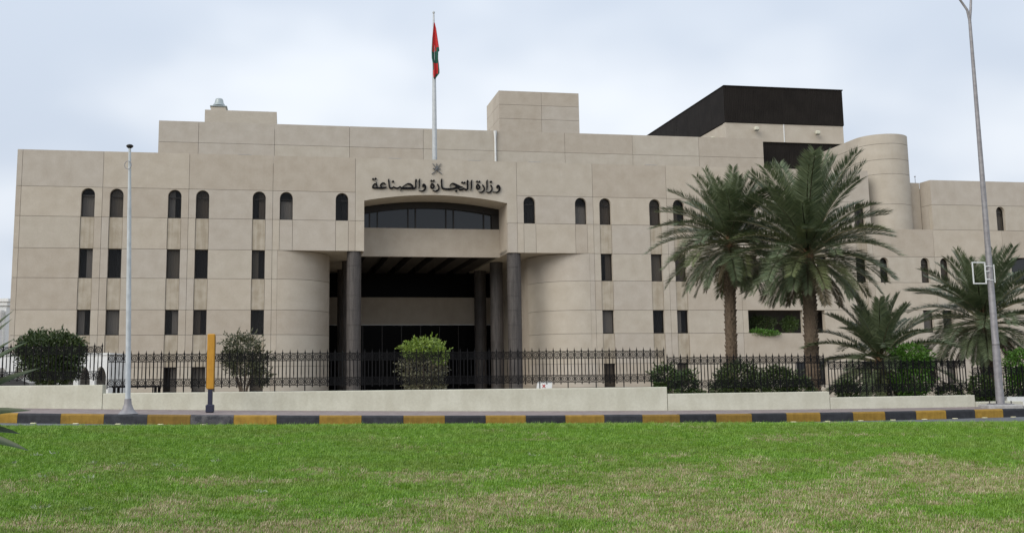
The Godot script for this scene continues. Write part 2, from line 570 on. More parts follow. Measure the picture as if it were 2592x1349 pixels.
var window_meshes := {}
func window_shape(h: float, arched: bool) -> Array:
	var key := "%.2f%s" % [h, arched]
	if window_meshes.has(key): return window_meshes[key]
	var x := HALF - 0.004
	var outer := PackedVector2Array()
	var inner := PackedVector2Array()
	var f := 0.045
	outer.append_array([Vector2(-x, 0), Vector2(x, 0)])
	inner.append_array([Vector2(-x + f, f), Vector2(x - f, f)])
	if arched:
		var spring := h - x
		for k in 13:
			var a := PI * k / 12
			outer.append(Vector2(x * cos(a), spring + x * sin(a)))
			inner.append(Vector2((x - f) * cos(a), spring + (x - f) * sin(a)))
	else:
		outer.append_array([Vector2(x, h), Vector2(-x, h)])
		inner.append_array([Vector2(x - f, h - f), Vector2(-x + f, h - f)])
	var st := st_new()
	var n := outer.size()
	for i in n:
		var j := (i + 1) % n
		quad(st, Vector3(outer[i].x, outer[i].y, 0.03), Vector3(outer[j].x, outer[j].y, 0.03), Vector3(inner[j].x, inner[j].y, 0.03), Vector3(inner[i].x, inner[i].y, 0.03))
		quad(st, Vector3(inner[i].x, inner[i].y, 0.03), Vector3(inner[j].x, inner[j].y, 0.03), Vector3(inner[j].x, inner[j].y, -0.03), Vector3(inner[i].x, inner[i].y, -0.03))
	if arched:
		bx(st, Vector3(-x + f, h - x - 0.10, -0.03), Vector3(x - f, h - x - 0.05, 0.025))
	var frame := done(st)
	st = st_new()
	var idx := Geometry2D.triangulate_polygon(inner)
	for i in range(0, idx.size(), 3):
		tri(st, Vector3(inner[idx[i]].x, inner[idx[i]].y, 0), Vector3(inner[idx[i + 1]].x, inner[idx[i + 1]].y, 0), Vector3(inner[idx[i + 2]].x, inner[idx[i + 2]].y, 0))
	var pane := done(st)
	# a hanging blind with soft folds
	st = st_new()
	for i in 14:
		var xa := -x + 2 * x * i / 14
		var xb := -x + 2 * x * (i + 1) / 14
		var za := -0.12 - 0.012 * sin(i * 2.1)
		var zb := -0.12 - 0.012 * sin((i + 1) * 2.1)
		quad(st, Vector3(xa, 0.02, za), Vector3(xb, 0.02, zb), Vector3(xb, h, zb), Vector3(xa, h, za), true)
	window_meshes[key] = [frame, pane, done(st)]
	return window_meshes[key]

func window(u: float, v0: float, v1: float, arched: bool, w := 0.24) -> void:
	var h := v1 - v0 - (0.05 if arched else 0.0) - 2 * GAP
	var s := window_shape(h, arched)
	var o := part("window", s[0], M.frame, building, Vector3(u, v0 + GAP, -w))
	part("pane", s[1], M.glass, o)
	var b := part("curtain", s[2], M.blind[rng.randi() % 4], o)
	if rng.randf() < 0.25:
		b.scale.x = 0.5
		b.position.x = (HALF - 0.02) * (0.5 if rng.randf() < 0.5 else -0.5)
	elif arched and rng.randf() < 0.5:
		b.scale.y = rng.randf_range(0.62, 0.8)

func row_of_windows(v0: float, v1: float, j0: int, j1: int, centres: Array, arched: bool) -> void:
	for i in range(j0, j1):
		var op := []
		for c in centres:
			if c > JOINTS[i] and c < JOINTS[i + 1]:
				op.append([c, HALF, arched])
				window(c, v0, v1, arched)
		pierced_panel(JOINTS[i], JOINTS[i + 1], v0, v1, op)

# the band between two rows: window-wide strips, set back and stained, between wide panels
func spandrel_band(v0: float, v1: float, j0: int, j1: int, centres: Array, recessed: Array, from := -99.0, to := 99.0) -> void:
	for i in range(j0, j1):
		var u: float = max(JOINTS[i], from)
		var end: float = min(JOINTS[i + 1], to)
		for c in centres:
			if c > u and c < end:
				wall_panel("wall_panel", u, c - HALF, v0, v1)
				if c in recessed:
					wall_panel("spandrel_panel", c - HALF, c + HALF, v0, v1, 0.045, M.stain, THICK - 0.045)
				else:
					wall_panel("spandrel_panel", c - HALF, c + HALF, v0, v1)
				u = c + HALF
		wall_panel("wall_panel", u, end, v0, v1)

func curved_panel(uc: float, side: float, radius: float, v0: float, v1: float, mat: Material) -> void:
	var st := st_new()
	var n := 20
	for i in n:
		var a0 := PI / 2 * i / n
		var a1 := PI / 2 * (i + 1) / n
		var p := []
		for a in [a0, a1]:
			for r in [radius, radius - 0.3]:
				p.append(Vector2(uc + side * r * sin(a), radius - r * cos(a)))
		var lo := v0 + GAP
		var hi := v1 - GAP
		var f := func(q: Vector2, y: float) -> Vector3: return Vector3(q.x, y, -q.y)
		quad(st, f.call(p[0], lo), f.call(p[2], lo), f.call(p[2], hi), f.call(p[0], hi), true)
		quad(st, f.call(p[1], lo), f.call(p[3], lo), f.call(p[3], hi), f.call(p[1], hi), true)
		quad(st, f.call(p[0], hi), f.call(p[2], hi), f.call(p[3], hi), f.call(p[1], hi))
		quad(st, f.call(p[0], lo), f.call(p[2], lo), f.call(p[3], lo), f.call(p[1], lo))
	part("curved_panel", done(st), mat, building)

func make_building() -> void:
	building = thing("office_building", "beige panelled ministry building with arched windows and a columned entrance", "building", Vector3(0, 0, -FACADE_DISTANCE), FACADE_TURN)
	var L := LEVEL
	var left := [-20.80, -19.26, -16.09, -14.55, -11.38]
	var right := [9.34, 12.52, 14.06, 17.12]
	var inner := [-9.84, -6.63, 4.60, 7.80]
	var far_right := [18.72, 21.88, 23.42, 26.2]
	var top_row := left + inner + right + far_right
	var all_right := right + far_right

	# --- top band under the parapet
	for i in JOINTS.size() - 1:
		if i != 5: wall_panel("parapet_panel", JOINTS[i], JOINTS[i + 1], L.r1t, L.top)
	# --- row of arched windows
	for i in JOINTS.size() - 1:
		if i != 5: row_of_windows(L.r1b, L.r1t, i, i + 1, top_row, true)
	# --- below it
	spandrel_band(L.r2t, L.r1b, 0, 5, left + inner, left)
	spandrel_band(L.r2t, L.r1b, 6, 11, inner + all_right, all_right)
	# --- second row and what is under it, between the ends and the curved corners
	var CL := -10.3
	var CR := 8.26
	var RAD := 3.1
	row_of_windows(L.r2b, L.r2t, 0, 4, left, false)
	row_of_windows(L.r2b, L.r2t, 7, 11, right + [18.72, 21.88, 23.42, 26.1], false)
	spandrel_band(L.r3t, L.r2b, 0, 4, left, left)
	spandrel_band(L.r3t, L.r2b, 7, 11, right + [26.1], right + [26.1])
	row_of_windows(L.r3b, L.r3t, 0, 4, left, false)
	row_of_windows(L.r3b, L.r3t, 7, 9, right, false)
	spandrel_band(L.r4t, L.r3b, 0, 4, left, left)
	spandrel_band(L.r4t, L.r3b, 7, 11, right + [26.1], [9.34, 12.52, 14.06])
	row_of_windows(L.r4b, L.r4t, 0, 4, left, false)
	row_of_windows(L.r4b, L.r4t, 7, 9, [9.34, 13.97], false)
	for i in range(0, 4): wall_panel("plinth_panel", JOINTS[i], JOINTS[i + 1], L.base, L.r4b)
	for i in range(7, 11): wall_panel("plinth_panel", JOINTS[i], JOINTS[i + 1], L.base, L.r4b)
	# short flat pieces up to the curved corners, then the curves
	for b in [["r2b", "r2t"], ["r3t", "r2b"], ["r3b", "r3t"], ["r4t", "r3b"], ["r4b", "r4t"], ["base", "r4b"]]:
		wall_panel("wall_panel", -10.61, CL, L[b[0]], L[b[1]])
		wall_panel("wall_panel", CR, 8.57, L[b[0]], L[b[1]])
		curved_panel(CL, 1.0, RAD, L[b[0]], L[b[1]], pick_panel())
		curved_panel(CR, -1.0, RAD, L[b[0]], L[b[1]], pick_panel())
	# --- right end: wide planted opening of the ground floor
	pierced_panel(17.95, 22.65, L.r3b, L.r3t, [[20.475, 2.175, false]])
	pierced_panel(22.65, 26.95, L.r3b, L.r3t, [[23.03, 0.38, false], [26.1, HALF, false]])
	window(26.1, L.r3b, L.r3t, false)
	wall_panel("divider_panel", 21.93, 22.17, L.r3b, L.r3t, 0.1, null, 0.25)
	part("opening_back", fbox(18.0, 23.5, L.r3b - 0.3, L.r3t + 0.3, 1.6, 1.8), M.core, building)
	part("opening_floor", fbox(18.0, 23.5, L.r3b - 0.15, L.r3b - 0.02, 0.36, 1.6), M.soffit, building)
	pierced_panel(17.95, 22.65, L.r4b, L.r4t, [[21.97, 0.67, false]])
	pierced_panel(22.65, 26.95, L.r4b, L.r4t, [[23.0, 0.34, false], [26.1, HALF, false]])
	window(26.1, L.r4b, L.r4t, false)
	part("low_window", fbox(21.32, 22.62, L.r4b + 0.02, L.r4t - 0.02, 0.24, 0.28), M.dark_glass, building)
	part("low_window", fbox(22.68, 23.32, L.r4b + 0.02, L.r4t - 0.02, 0.24, 0.28), M.dark_glass, building)

	# --- lower wall and wing to the right
	for b in [["r2t", "r1b"], ["r2b", "r2t"], ["r3t", "r2b"], ["r3b", "r3t"], ["r4t", "r3b"], ["r4b", "r4t"], ["base", "r4b"]]:
		var v0: float = L[b[0]]
		var v1: float = L[b[1]]
		var cuts := [26.95, 31.25, 36.2, 41.0]
		for i in 3:
			var op := []
			if b[0] == "r2b":
				for c in [27.68, 30.55, 31.92]:
					if c > cuts[i] and c < cuts[i + 1]:
						op.append([c, 0.31, true])
						window_small(c, v0, v1)
				if i == 2: op.append([38.2, 1.5, false])
			if b[0] == "r3b" or b[0] == "r4b":
				for c in [27.5, 30.53, 31.9]:
					if c > cuts[i] and c < cuts[i + 1]:
						op.append([c, HALF, false])
						window(c, v0, v1, false)
			pierced_panel(cuts[i], cuts[i + 1], v0, v1, op)
	part("big_arch", big_arch(), M.dark_glass, building)
	# terrace, back wall, return and upper wing
	part("terrace", fbox(26.95, 31.3, 10.0, 10.2, 0.36, 2.0), M.roof, building)
	part("terrace_wall", fbox(30.2, 31.28, 10.2, 13.5, 1.1, 1.4), M.panel[1], building)
	for b in [[L.r1b, 11.88], [11.88, 13.5]]:
		part("return_panel", fbox(31.3, 31.6, b[0] + GAP, b[1] - GAP, 0.36, 1.1), M.panel[2], building)
	pierced_panel(31.3, 35.2, L.r1b, 11.88, [])
	pierced_panel(35.2, 41.0, L.r1b, 11.88, [[36.23, 0.31, true]])
	window_small(36.23, L.r1b, 11.88)
	wall_panel("parapet_panel", 31.3, 35.2, 11.88, 13.5)
	wall_panel("parapet_panel", 35.2, 41.0, 11.88, 13.5)

	# --- portal: arched cut-out, reveals, recessed spandrel, wide arched window
	var st := st_new()
	var P0 := -5.34
	var P1 := 3.23
	fb(st, -5.86 + GAP, P0, L.r1b + GAP, L.top - GAP, 0, THICK)
	fb(st, P1, 3.83 - GAP, L.r1b + GAP, L.top - GAP, 0, THICK)
	var arc := func(u: float, spring: float, rise: float) -> float:
		var t: float = (u - (P0 + P1) / 2) / ((P1 - P0) / 2)
		return spring + rise * (1.0 - t * t)
	for k in 24:
		var a: float = lerp(P0, P1, k / 24.0)
		var b: float = lerp(P0, P1, (k + 1) / 24.0)
		var ya: float = arc.call(a, 11.45, 0.41)
		var yb: float = arc.call(b, 11.45, 0.41)
		quad(st, Vector3(a, ya, 0), Vector3(b, yb, 0), Vector3(b, L.top - GAP, 0), Vector3(a, L.top - GAP, 0))
	quad(st, Vector3(P0, L.top - GAP, 0), Vector3(P1, L.top - GAP, 0), Vector3(P1, L.top - GAP, -THICK), Vector3(P0, L.top - GAP, -THICK))
	part("portal_panel", done(st), M.panel[0], building)
	st = st_new()
	for k in 24:
		var a: float = lerp(P0, P1, k / 24.0)
		var b: float = lerp(P0, P1, (k + 1) / 24.0)
		var ya: float = arc.call(a, 11.45, 0.41)
		var yb: float = arc.call(b, 11.45, 0.41)
		quad(st, Vector3(a, ya, -2.8), Vector3(b, yb, -2.8), Vector3(b, yb, -0.002), Vector3(a, ya, -0.002), true)
	part("arch_soffit", done(st), M.soffit, building)
	for s in [[-5.86, P0], [P1, 3.83]]:
		wall_panel("pier_panel", s[0], s[1] + (GAP if s[1] == P0 else 0.0), L.r2t, L.r1b)
	part("reveal", fbox(P0 - 0.3, P0, L.r2t, 11.9, THICK + 0.005, 2.6), M.panel[1], building)
	part("reveal", fbox(P1, P1 + 0.3, L.r2t, 11.9, THICK + 0.005, 2.6), M.panel[1], building)
	part("recessed_spandrel", fbox(P0 + 0.003, P1 - 0.003, 8.44, 10.18, 2.3, 2.5), M.panel[1], building)
	var band := part("arched_window", arched_frame(P0, P1, arc), M.frame, building)
	var edges := [-5.3, -4.82, -4.34, -2.46, -2.0, -0.1, 0.37, 2.27, 2.76]
	for i in edges.size() - 1:
		st = st_new()
		for k in 6:
			var a: float = lerp(edges[i] + 0.035, edges[i + 1] - 0.035, k / 6.0)
			var b: float = lerp(edges[i] + 0.035, edges[i + 1] - 0.035, (k + 1) / 6.0)
			quad(st, Vector3(a, 10.2, -2.55), Vector3(b, 10.2, -2.55), Vector3(b, arc.call(b, 11.03, 0.44), -2.55), Vector3(a, arc.call(a, 11.03, 0.44), -2.55))
		part("pane", done(st), M.dark_glass, band)

	# --- entrance hall under the block
	part("ceiling", fbox(-10.3, P0, 8.49, 8.7, 0.36, 13.2), M.soffit, building)
	part("ceiling", fbox(P1, 8.26, 8.49, 8.7, 0.36, 13.2), M.soffit, building)
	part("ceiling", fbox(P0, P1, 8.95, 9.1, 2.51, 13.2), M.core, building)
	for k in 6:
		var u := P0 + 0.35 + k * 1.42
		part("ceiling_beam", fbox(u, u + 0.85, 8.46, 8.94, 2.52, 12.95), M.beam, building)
	for s in [[-7.5, -7.2], [5.16, 5.46]]:
		part("side_wall", fbox(s[0], s[1], -0.1, 8.48, RAD, 13.2), M.panel[1], building)
	part("entrance_floor", fbox(-7.2, 5.16, -0.1, 0.02, 0.2, 13.0), M.granite, building)
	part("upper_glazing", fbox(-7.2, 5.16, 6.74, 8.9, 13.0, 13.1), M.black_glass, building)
	part("inner_spandrel", fbox(-7.19, 5.15, 4.82, 6.73, 12.8, 13.2), M.panel[1], building)
	part("drip_strip", fbox(-7.19, 5.15, 4.76, 4.815, 12.72, 13.0), M.white, building)
	for k in 9:
		var u := -7.15 + k * 1.366
		part("glass_door", fbox(u + 0.03, u + 1.336, 0.03, 4.74, 13.0, 13.05), M.black_glass, building)
		part("mullion", fbox(u - 0.03, u + 0.03, 0.03, 4.74, 12.95, 13.06), M.frame, building)
	for c in [[-5.89, 0.47], [3.68, 0.47], [-5.89, 5.6], [3.68, 5.6], [-5.89, 11.2], [3.68, 11.2]]:
		granite_column(c[0], c[1])

	# --- core that closes the rooms, end walls, roofs
	st = st_new()
	fb(st, -24.3, -10.4, -0.1, 13.5, 0.9, 22)
	part("core", done(st), M.core, building)
	for b in [[8.4, 26.6, -0.1, 13.5, 0.9, 22.0], [-10.4, -7.55, -0.1, 8.48, 3.3, 22.0], [5.5, 8.4, -0.1, 8.48, 3.3, 22.0], [-10.4, -5.7, 8.72, 13.5, 0.9, 22.0], [3.6, 8.4, 8.72, 13.5, 0.9, 22.0], [-5.7, 3.6, 9.15, 13.5, 2.9, 22.0], [-7.55, 5.5, -0.1, 9.1, 13.25, 22.0], [26.6, 41.0, -0.1, 9.95, 0.9, 22.0], [31.65, 41.0, 9.95, 13.2, 0.9, 22.0]]:
		if b[0] == 8.4: # leave the planted opening free
			part("core", fbox(8.4, 17.9, -0.1, 13.5, 0.9, 22), M.core, building)
			part("core", fbox(17.9, 26.6, -0.1, 13.5, 1.85, 22), M.core, building)
		else:
			part("core", fbox(b[0], b[1], b[2], b[3], b[4], b[5]), M.core, building)
	part("end_wall", fbox(-24.65, -24.35, -0.1, 13.99, THICK + 0.005, 22.0), M.panel[3], building)
	part("end_wall", fbox(26.65, 26.95, 10.26, 13.99, THICK + 0.005, 22.0), M.panel[3], building)
	part("roof", fbox(-24.3, 26.6, 13.51, 13.62, 0.36, 22.0), M.roof, building)

	# --- set-back upper storey
	var grid := [-17.78, -15.34, -10.63, -5.87, -1.07, 3.83, 8.47, 13.2, 17.94, 22.66]
	for i in grid.size() - 1:
		wall_panel("upper_panel", grid[i], grid[i + 1], 13.7, 15.88, 5.5)
		wall_panel("upper_panel", grid[i], grid[i + 1], 15.88, 17.24, 5.5)
	part("upper_core", fbox(-17.7, 22.6, 13.63, 16.9, 5.9, 20.0), M.core, building)
	part("upper_roof", fbox(-17.7, 22.6, 16.91, 17.0, 5.86, 20.0), M.roof, building)
	part("upper_end_wall", fbox(-17.78, -17.5, 13.63, 17.23, 5.86, 20.0), M.panel[2], building)
	part("downpipe", pipe_mesh(), M.white, building, Vector3(3.71, 0, -5.42))
	# flashing slits on the parapet
	for u in [-12.6, -3.9, -0.0 + 0.9, 4.6, 12.0]:
		part("flashing", fbox(u, u + 0.75, 14.0, 14.035, 0.02, 0.3), M.concrete, building)

	# --- low box with a vent, tall box
	wall_panel("box_panel", -15.2, -10.53, 16.9, 18.68, 8.0, M.panel[0], 4.0)
	for i in 3:
		var v: Array = [[17.0, 18.61], [18.61, 19.59], [19.59, 20.57]][i]
		wall_panel("box_panel", 4.44, 7.44, v[0], v[1], 7.5, null, 2.0)
		wall_panel("box_panel", 7.44, 10.13, v[0], v[1], 7.5, null, 2.0)
		wall_panel("box_panel", 4.44, 10.13, v[0], v[1], 9.5, M.panel[3], 2.2)
	# --- dark clad plant room over a pale band and louvres
	var seams := [20.65, 22.9, 25.0, 27.3, 29.76]
	for i in 4: part("cladding_panel", ribbed(seams[i] + 0.004, seams[i + 1] - 0.004, 18.76, 21.35, 7.0), M.clad, building)
	for i in 7: part("cladding_panel", fbox(20.66, 20.8, 18.76, 21.35, 7.1 + i * 2.2, 7.085 + (i + 1) * 2.2), M.clad, building)
	part("cladding_cap", fbox(20.62, 29.8, 21.352, 21.42, 6.96, 22.5), M.clad, building)
	part("plant_core", fbox(20.9, 29.7, 17.0, 21.34, 7.3, 22.3), M.core, building)
	wall_panel("band_panel", 20.68, 25.1, 17.42, 18.74, 7.08)
	wall_panel("band_panel", 25.1, 29.72, 17.42, 18.74, 7.08)
	part("joint_strip", fbox(25.06, 25.13, 17.43, 18.72, 7.04, 7.075), M.white, building)
	part("band_side", fbox(20.72, 20.95, 16.9, 18.72, 7.44, 22.0), M.panel[3], building)
	for i in 3: part("louvre_panel", ribbed([23.4, 25.5, 27.6][i] + 0.01, [25.5, 27.6, 29.72][i] - 0.01, 14.2, 17.41, 7.2), M.clad, building)
	for c in [[22.85, 18.35, 7.0, 0.0], [27.5, 18.2, 7.0, 0.0]]:
		flood_light(Vector3(c[0], c[1] - 0.05, -7.0), 0.0)
	flood_light(Vector3(20.66, 17.95, -8.6), -PI / 2)

	# --- round-fronted tower: straight side wall going back, half-round front
	var joints := [10.2, 11.88, 13.86, 14.82, 15.85, 16.5]
	for i in joints.size() - 1:
		st = st_new()
		var c := Vector2(28.98, 1.75)
		var r := 1.74
		var pts := [Vector2(c.x - r, 16.0)]
		for k in 25:
			var a := PI * k / 24
			pts.append(c + Vector2(-r * cos(a), -r * sin(a)))
		pts.append(Vector2(c.x + r, 16.0))
		var lo: float = joints[i] + GAP
		var hi: float = joints[i + 1] - GAP
		for k in pts.size() - 1:
			quad(st, Vector3(pts[k].x, lo, -pts[k].y), Vector3(pts[k + 1].x, lo, -pts[k + 1].y), Vector3(pts[k + 1].x, hi, -pts[k + 1].y), Vector3(pts[k].x, hi, -pts[k].y), true)
		for k in range(1, pts.size() - 1):
			tri(st, Vector3(pts[0].x, hi, -pts[0].y), Vector3(pts[k].x, hi, -pts[k].y), Vector3(pts[k + 1].x, hi, -pts[k + 1].y))
		part("tower_ring", done(st), M.panel[0], building)
	make_lettering()

func window_small(u: float, v0: float, v1: float) -> void:
	var s := window_shape(v1 - v0 - 0.05 - 2 * GAP, true)
	var o := part("window", s[0], M.frame, building, Vector3(u, v0 + GAP, -0.24))
	o.scale.x = 0.31 / HALF
	part("pane", s[1], M.glass, o)
	part("curtain", s[2], M.blind[rng.randi() % 4], o)

func big_arch() -> ArrayMesh:
	var st := st_new()
	var o := PackedVector2Array([Vector2(36.72, 6.86), Vector2(39.68, 6.86)])
	for k in 17:
		var a := PI * k / 16
		o.append(Vector2(38.2 + 1.48 * cos(a), 7.9 + 0.55 * sin(a)))
	plate(st, o, -0.3, -0.2)
	return done(st)

func arched_frame(P0: float, P1: float, arc: Callable) -> ArrayMesh:
	var st := st_new()
	for k in 24:
		var a: float = lerp(P0, P1, k / 24.0)
		var b: float = lerp(P0, P1, (k + 1) / 24.0)
		quad(st, Vector3(a, arc.call(a, 11.02, 0.44), -2.42), Vector3(b, arc.call(b, 11.02, 0.44), -2.42), Vector3(b, arc.call(b, 11.47, 0.41), -2.42), Vector3(a, arc.call(a, 11.47, 0.41), -2.42))
		quad(st, Vector3(a, arc.call(a, 11.02, 0.44), -2.62), Vector3(b, arc.call(b, 11.02, 0.44), -2.62), Vector3(b, arc.call(b, 11.02, 0.44), -2.42), Vector3(a, arc.call(a, 11.02, 0.44), -2.42))
	fb(st, 2.76, P1 - 0.002, 10.185, 11.15, 2.42, 2.62)
	for u in [-4.82, -4.34, -2.46, -2.0, -0.1, 0.37, 2.27]:
		fb(st, u - 0.035, u + 0.035, 10.185, 11.4, 2.44, 2.62)
	fb(st, P0, P1, 9.9, 10.19, 2.52, 2.62)
	return done(st)

func granite_column(u: float, w: float) -> void:
	var c := Node3D.new()
	c.name = "column"
	building.add_child(c, true)
	c.position = Vector3(u, 0, -w)
	var y := -0.1
	var mesh: ArrayMesh = null
	var st := st_new()
	lathe(st, [[0.30, 0.0], [0.395, 0.0], [0.395, 0.012], [0.42, 0.014], [0.42, 0.857], [0.30, 0.857]], 36, Vector3.ZERO, false)
	mesh = done(st)
	for k in 10:
		var o := part("drum", mesh, M.granite, c, Vector3(0, y, 0), k * 1.3)
		if k == 9: o.scale.y = (8.485 - y) / 0.857
		y += 0.857

# vertical ribs, the profile of trapezoidal sheet
func ribbed(u0: float, u1: float, v0: float, v1: float, w: float) -> ArrayMesh:
	var st := st_new()
	var n := int((u1 - u0) / 0.13)
	var s := (u1 - u0) / n
	for i in n:
		var u := u0 + i * s
		var p := [Vector2(u, w + 0.02), Vector2(u + s * 0.45, w + 0.02), Vector2(u + s * 0.55, w), Vector2(u + s * 0.9, w), Vector2(u + s, w + 0.02)]
		for k in 4:
			quad(st, Vector3(p[k].x, v0, -p[k].y), Vector3(p[k + 1].x, v0, -p[k + 1].y), Vector3(p[k + 1].x, v1, -p[k + 1].y), Vector3(p[k].x, v1, -p[k].y))
	fb(st, u0, u1, v0, v1, w + 0.06, w + 0.2)
	return done(st)

func pipe_mesh() -> ArrayMesh:
	var st := st_new()
	tube(st, [Vector3(0, 13.65, 0), Vector3(0, 15.4, 0), Vector3(0, 16.7, 0), Vector3(0, 17.05, 0), Vector3(0, 17.2, 0)], [0.065, 0.065, 0.07, 0.1, 0.12], 10)
	return done(st)

func flood_light(where: Vector3, turn: float) -> void:
	var st := st_new()
	soft(st, Vector3(0, -0.16, 0.28), Vector3(0.34, 0.26, 0.26), 0.05)
	var o := part("flood_light", done(st), M.cream, building, where, turn)
	part("bracket", box_mesh(Vector3(-0.05, -0.05, -0.02), Vector3(0.05, 0.06, 0.2)), M.cream, o)
	part("lens", box_mesh(Vector3(-0.12, -0.185, 0.18), Vector3(0.12, -0.165, 0.38)), M.dark_glass, o)

# strokes traced in enlarged pictures of the sign; each point: x, y, pen width
func stroke_mesh(points: Array, origin: Vector2, scale_: float, front: float) -> ArrayMesh:
	var c := []
	for i in points.size() - 1:
		var p0: Array = points[max(i - 1, 0)]
		var p1: Array = points[i]
		var p2: Array = points[i + 1]
		var p3: Array = points[min(i + 2, points.size() - 1)]
		for k in 4:
			var t := k / 4.0
			var q := []
			for a in 3:
				q.append(0.5 * (2.0 * p1[a] + (p2[a] - p0[a]) * t + (2.0 * p0[a] - 5.0 * p1[a] + 4.0 * p2[a] - p3[a]) * t * t + (3.0 * p1[a] - p0[a] - 3.0 * p2[a] + p3[a]) * t * t * t))
			c.append(q)
	c.append(points[-1])
	var st := st_new()
	var l := []
	var r := []
	for i in c.size():
		var a: Array = c[max(i - 1, 0)]
		var b: Array = c[min(i + 1, c.size() - 1)]
		var t := Vector2(b[0] - a[0], b[1] - a[1]).normalized()
		var n := Vector2(-t.y, t.x) * float(c[i][2]) / 2.0
		var m := Vector2(c[i][0], c[i][1])
		l.append(fac(origin.x + (m.x + n.x) / scale_, origin.y + (m.y + n.y) / scale_))
		r.append(fac(origin.x + (m.x - n.x) / scale_, origin.y + (m.y - n.y) / scale_))
	for i in c.size() - 1:
		quad(st, Vector3(l[i].x, l[i].y, front), Vector3(l[i + 1].x, l[i + 1].y, front), Vector3(r[i + 1].x, r[i + 1].y, front), Vector3(r[i].x, r[i].y, front))
		quad(st, Vector3(l[i].x, l[i].y, 0.03), Vector3(l[i + 1].x, l[i + 1].y, 0.03), Vector3(l[i + 1].x, l[i + 1].y, front), Vector3(l[i].x, l[i].y, front))
		quad(st, Vector3(r[i].x, r[i].y, 0.03), Vector3(r[i + 1].x, r[i + 1].y, 0.03), Vector3(r[i + 1].x, r[i + 1].y, front), Vector3(r[i].x, r[i].y, front))
	for e in [0, c.size() - 1]:
		quad(st, Vector3(l[e].x, l[e].y, 0.03), Vector3(r[e].x, r[e].y, 0.03), Vector3(r[e].x, r[e].y, front), Vector3(l[e].x, l[e].y, front))
	return done(st)

func dot_mesh(x: float, y: float, h: float, origin: Vector2, scale_: float) -> ArrayMesh:
	var o := PackedVector2Array()
	for p in [[0, -h], [h, 0], [0, h], [-h, 0]]:
		o.append(fac(origin.x + (x + p[0]) / scale_, origin.y + (y + p[1]) / scale_))
	var st := st_new()
	plate(st, o, 0.03, 0.1)
	return done(st)

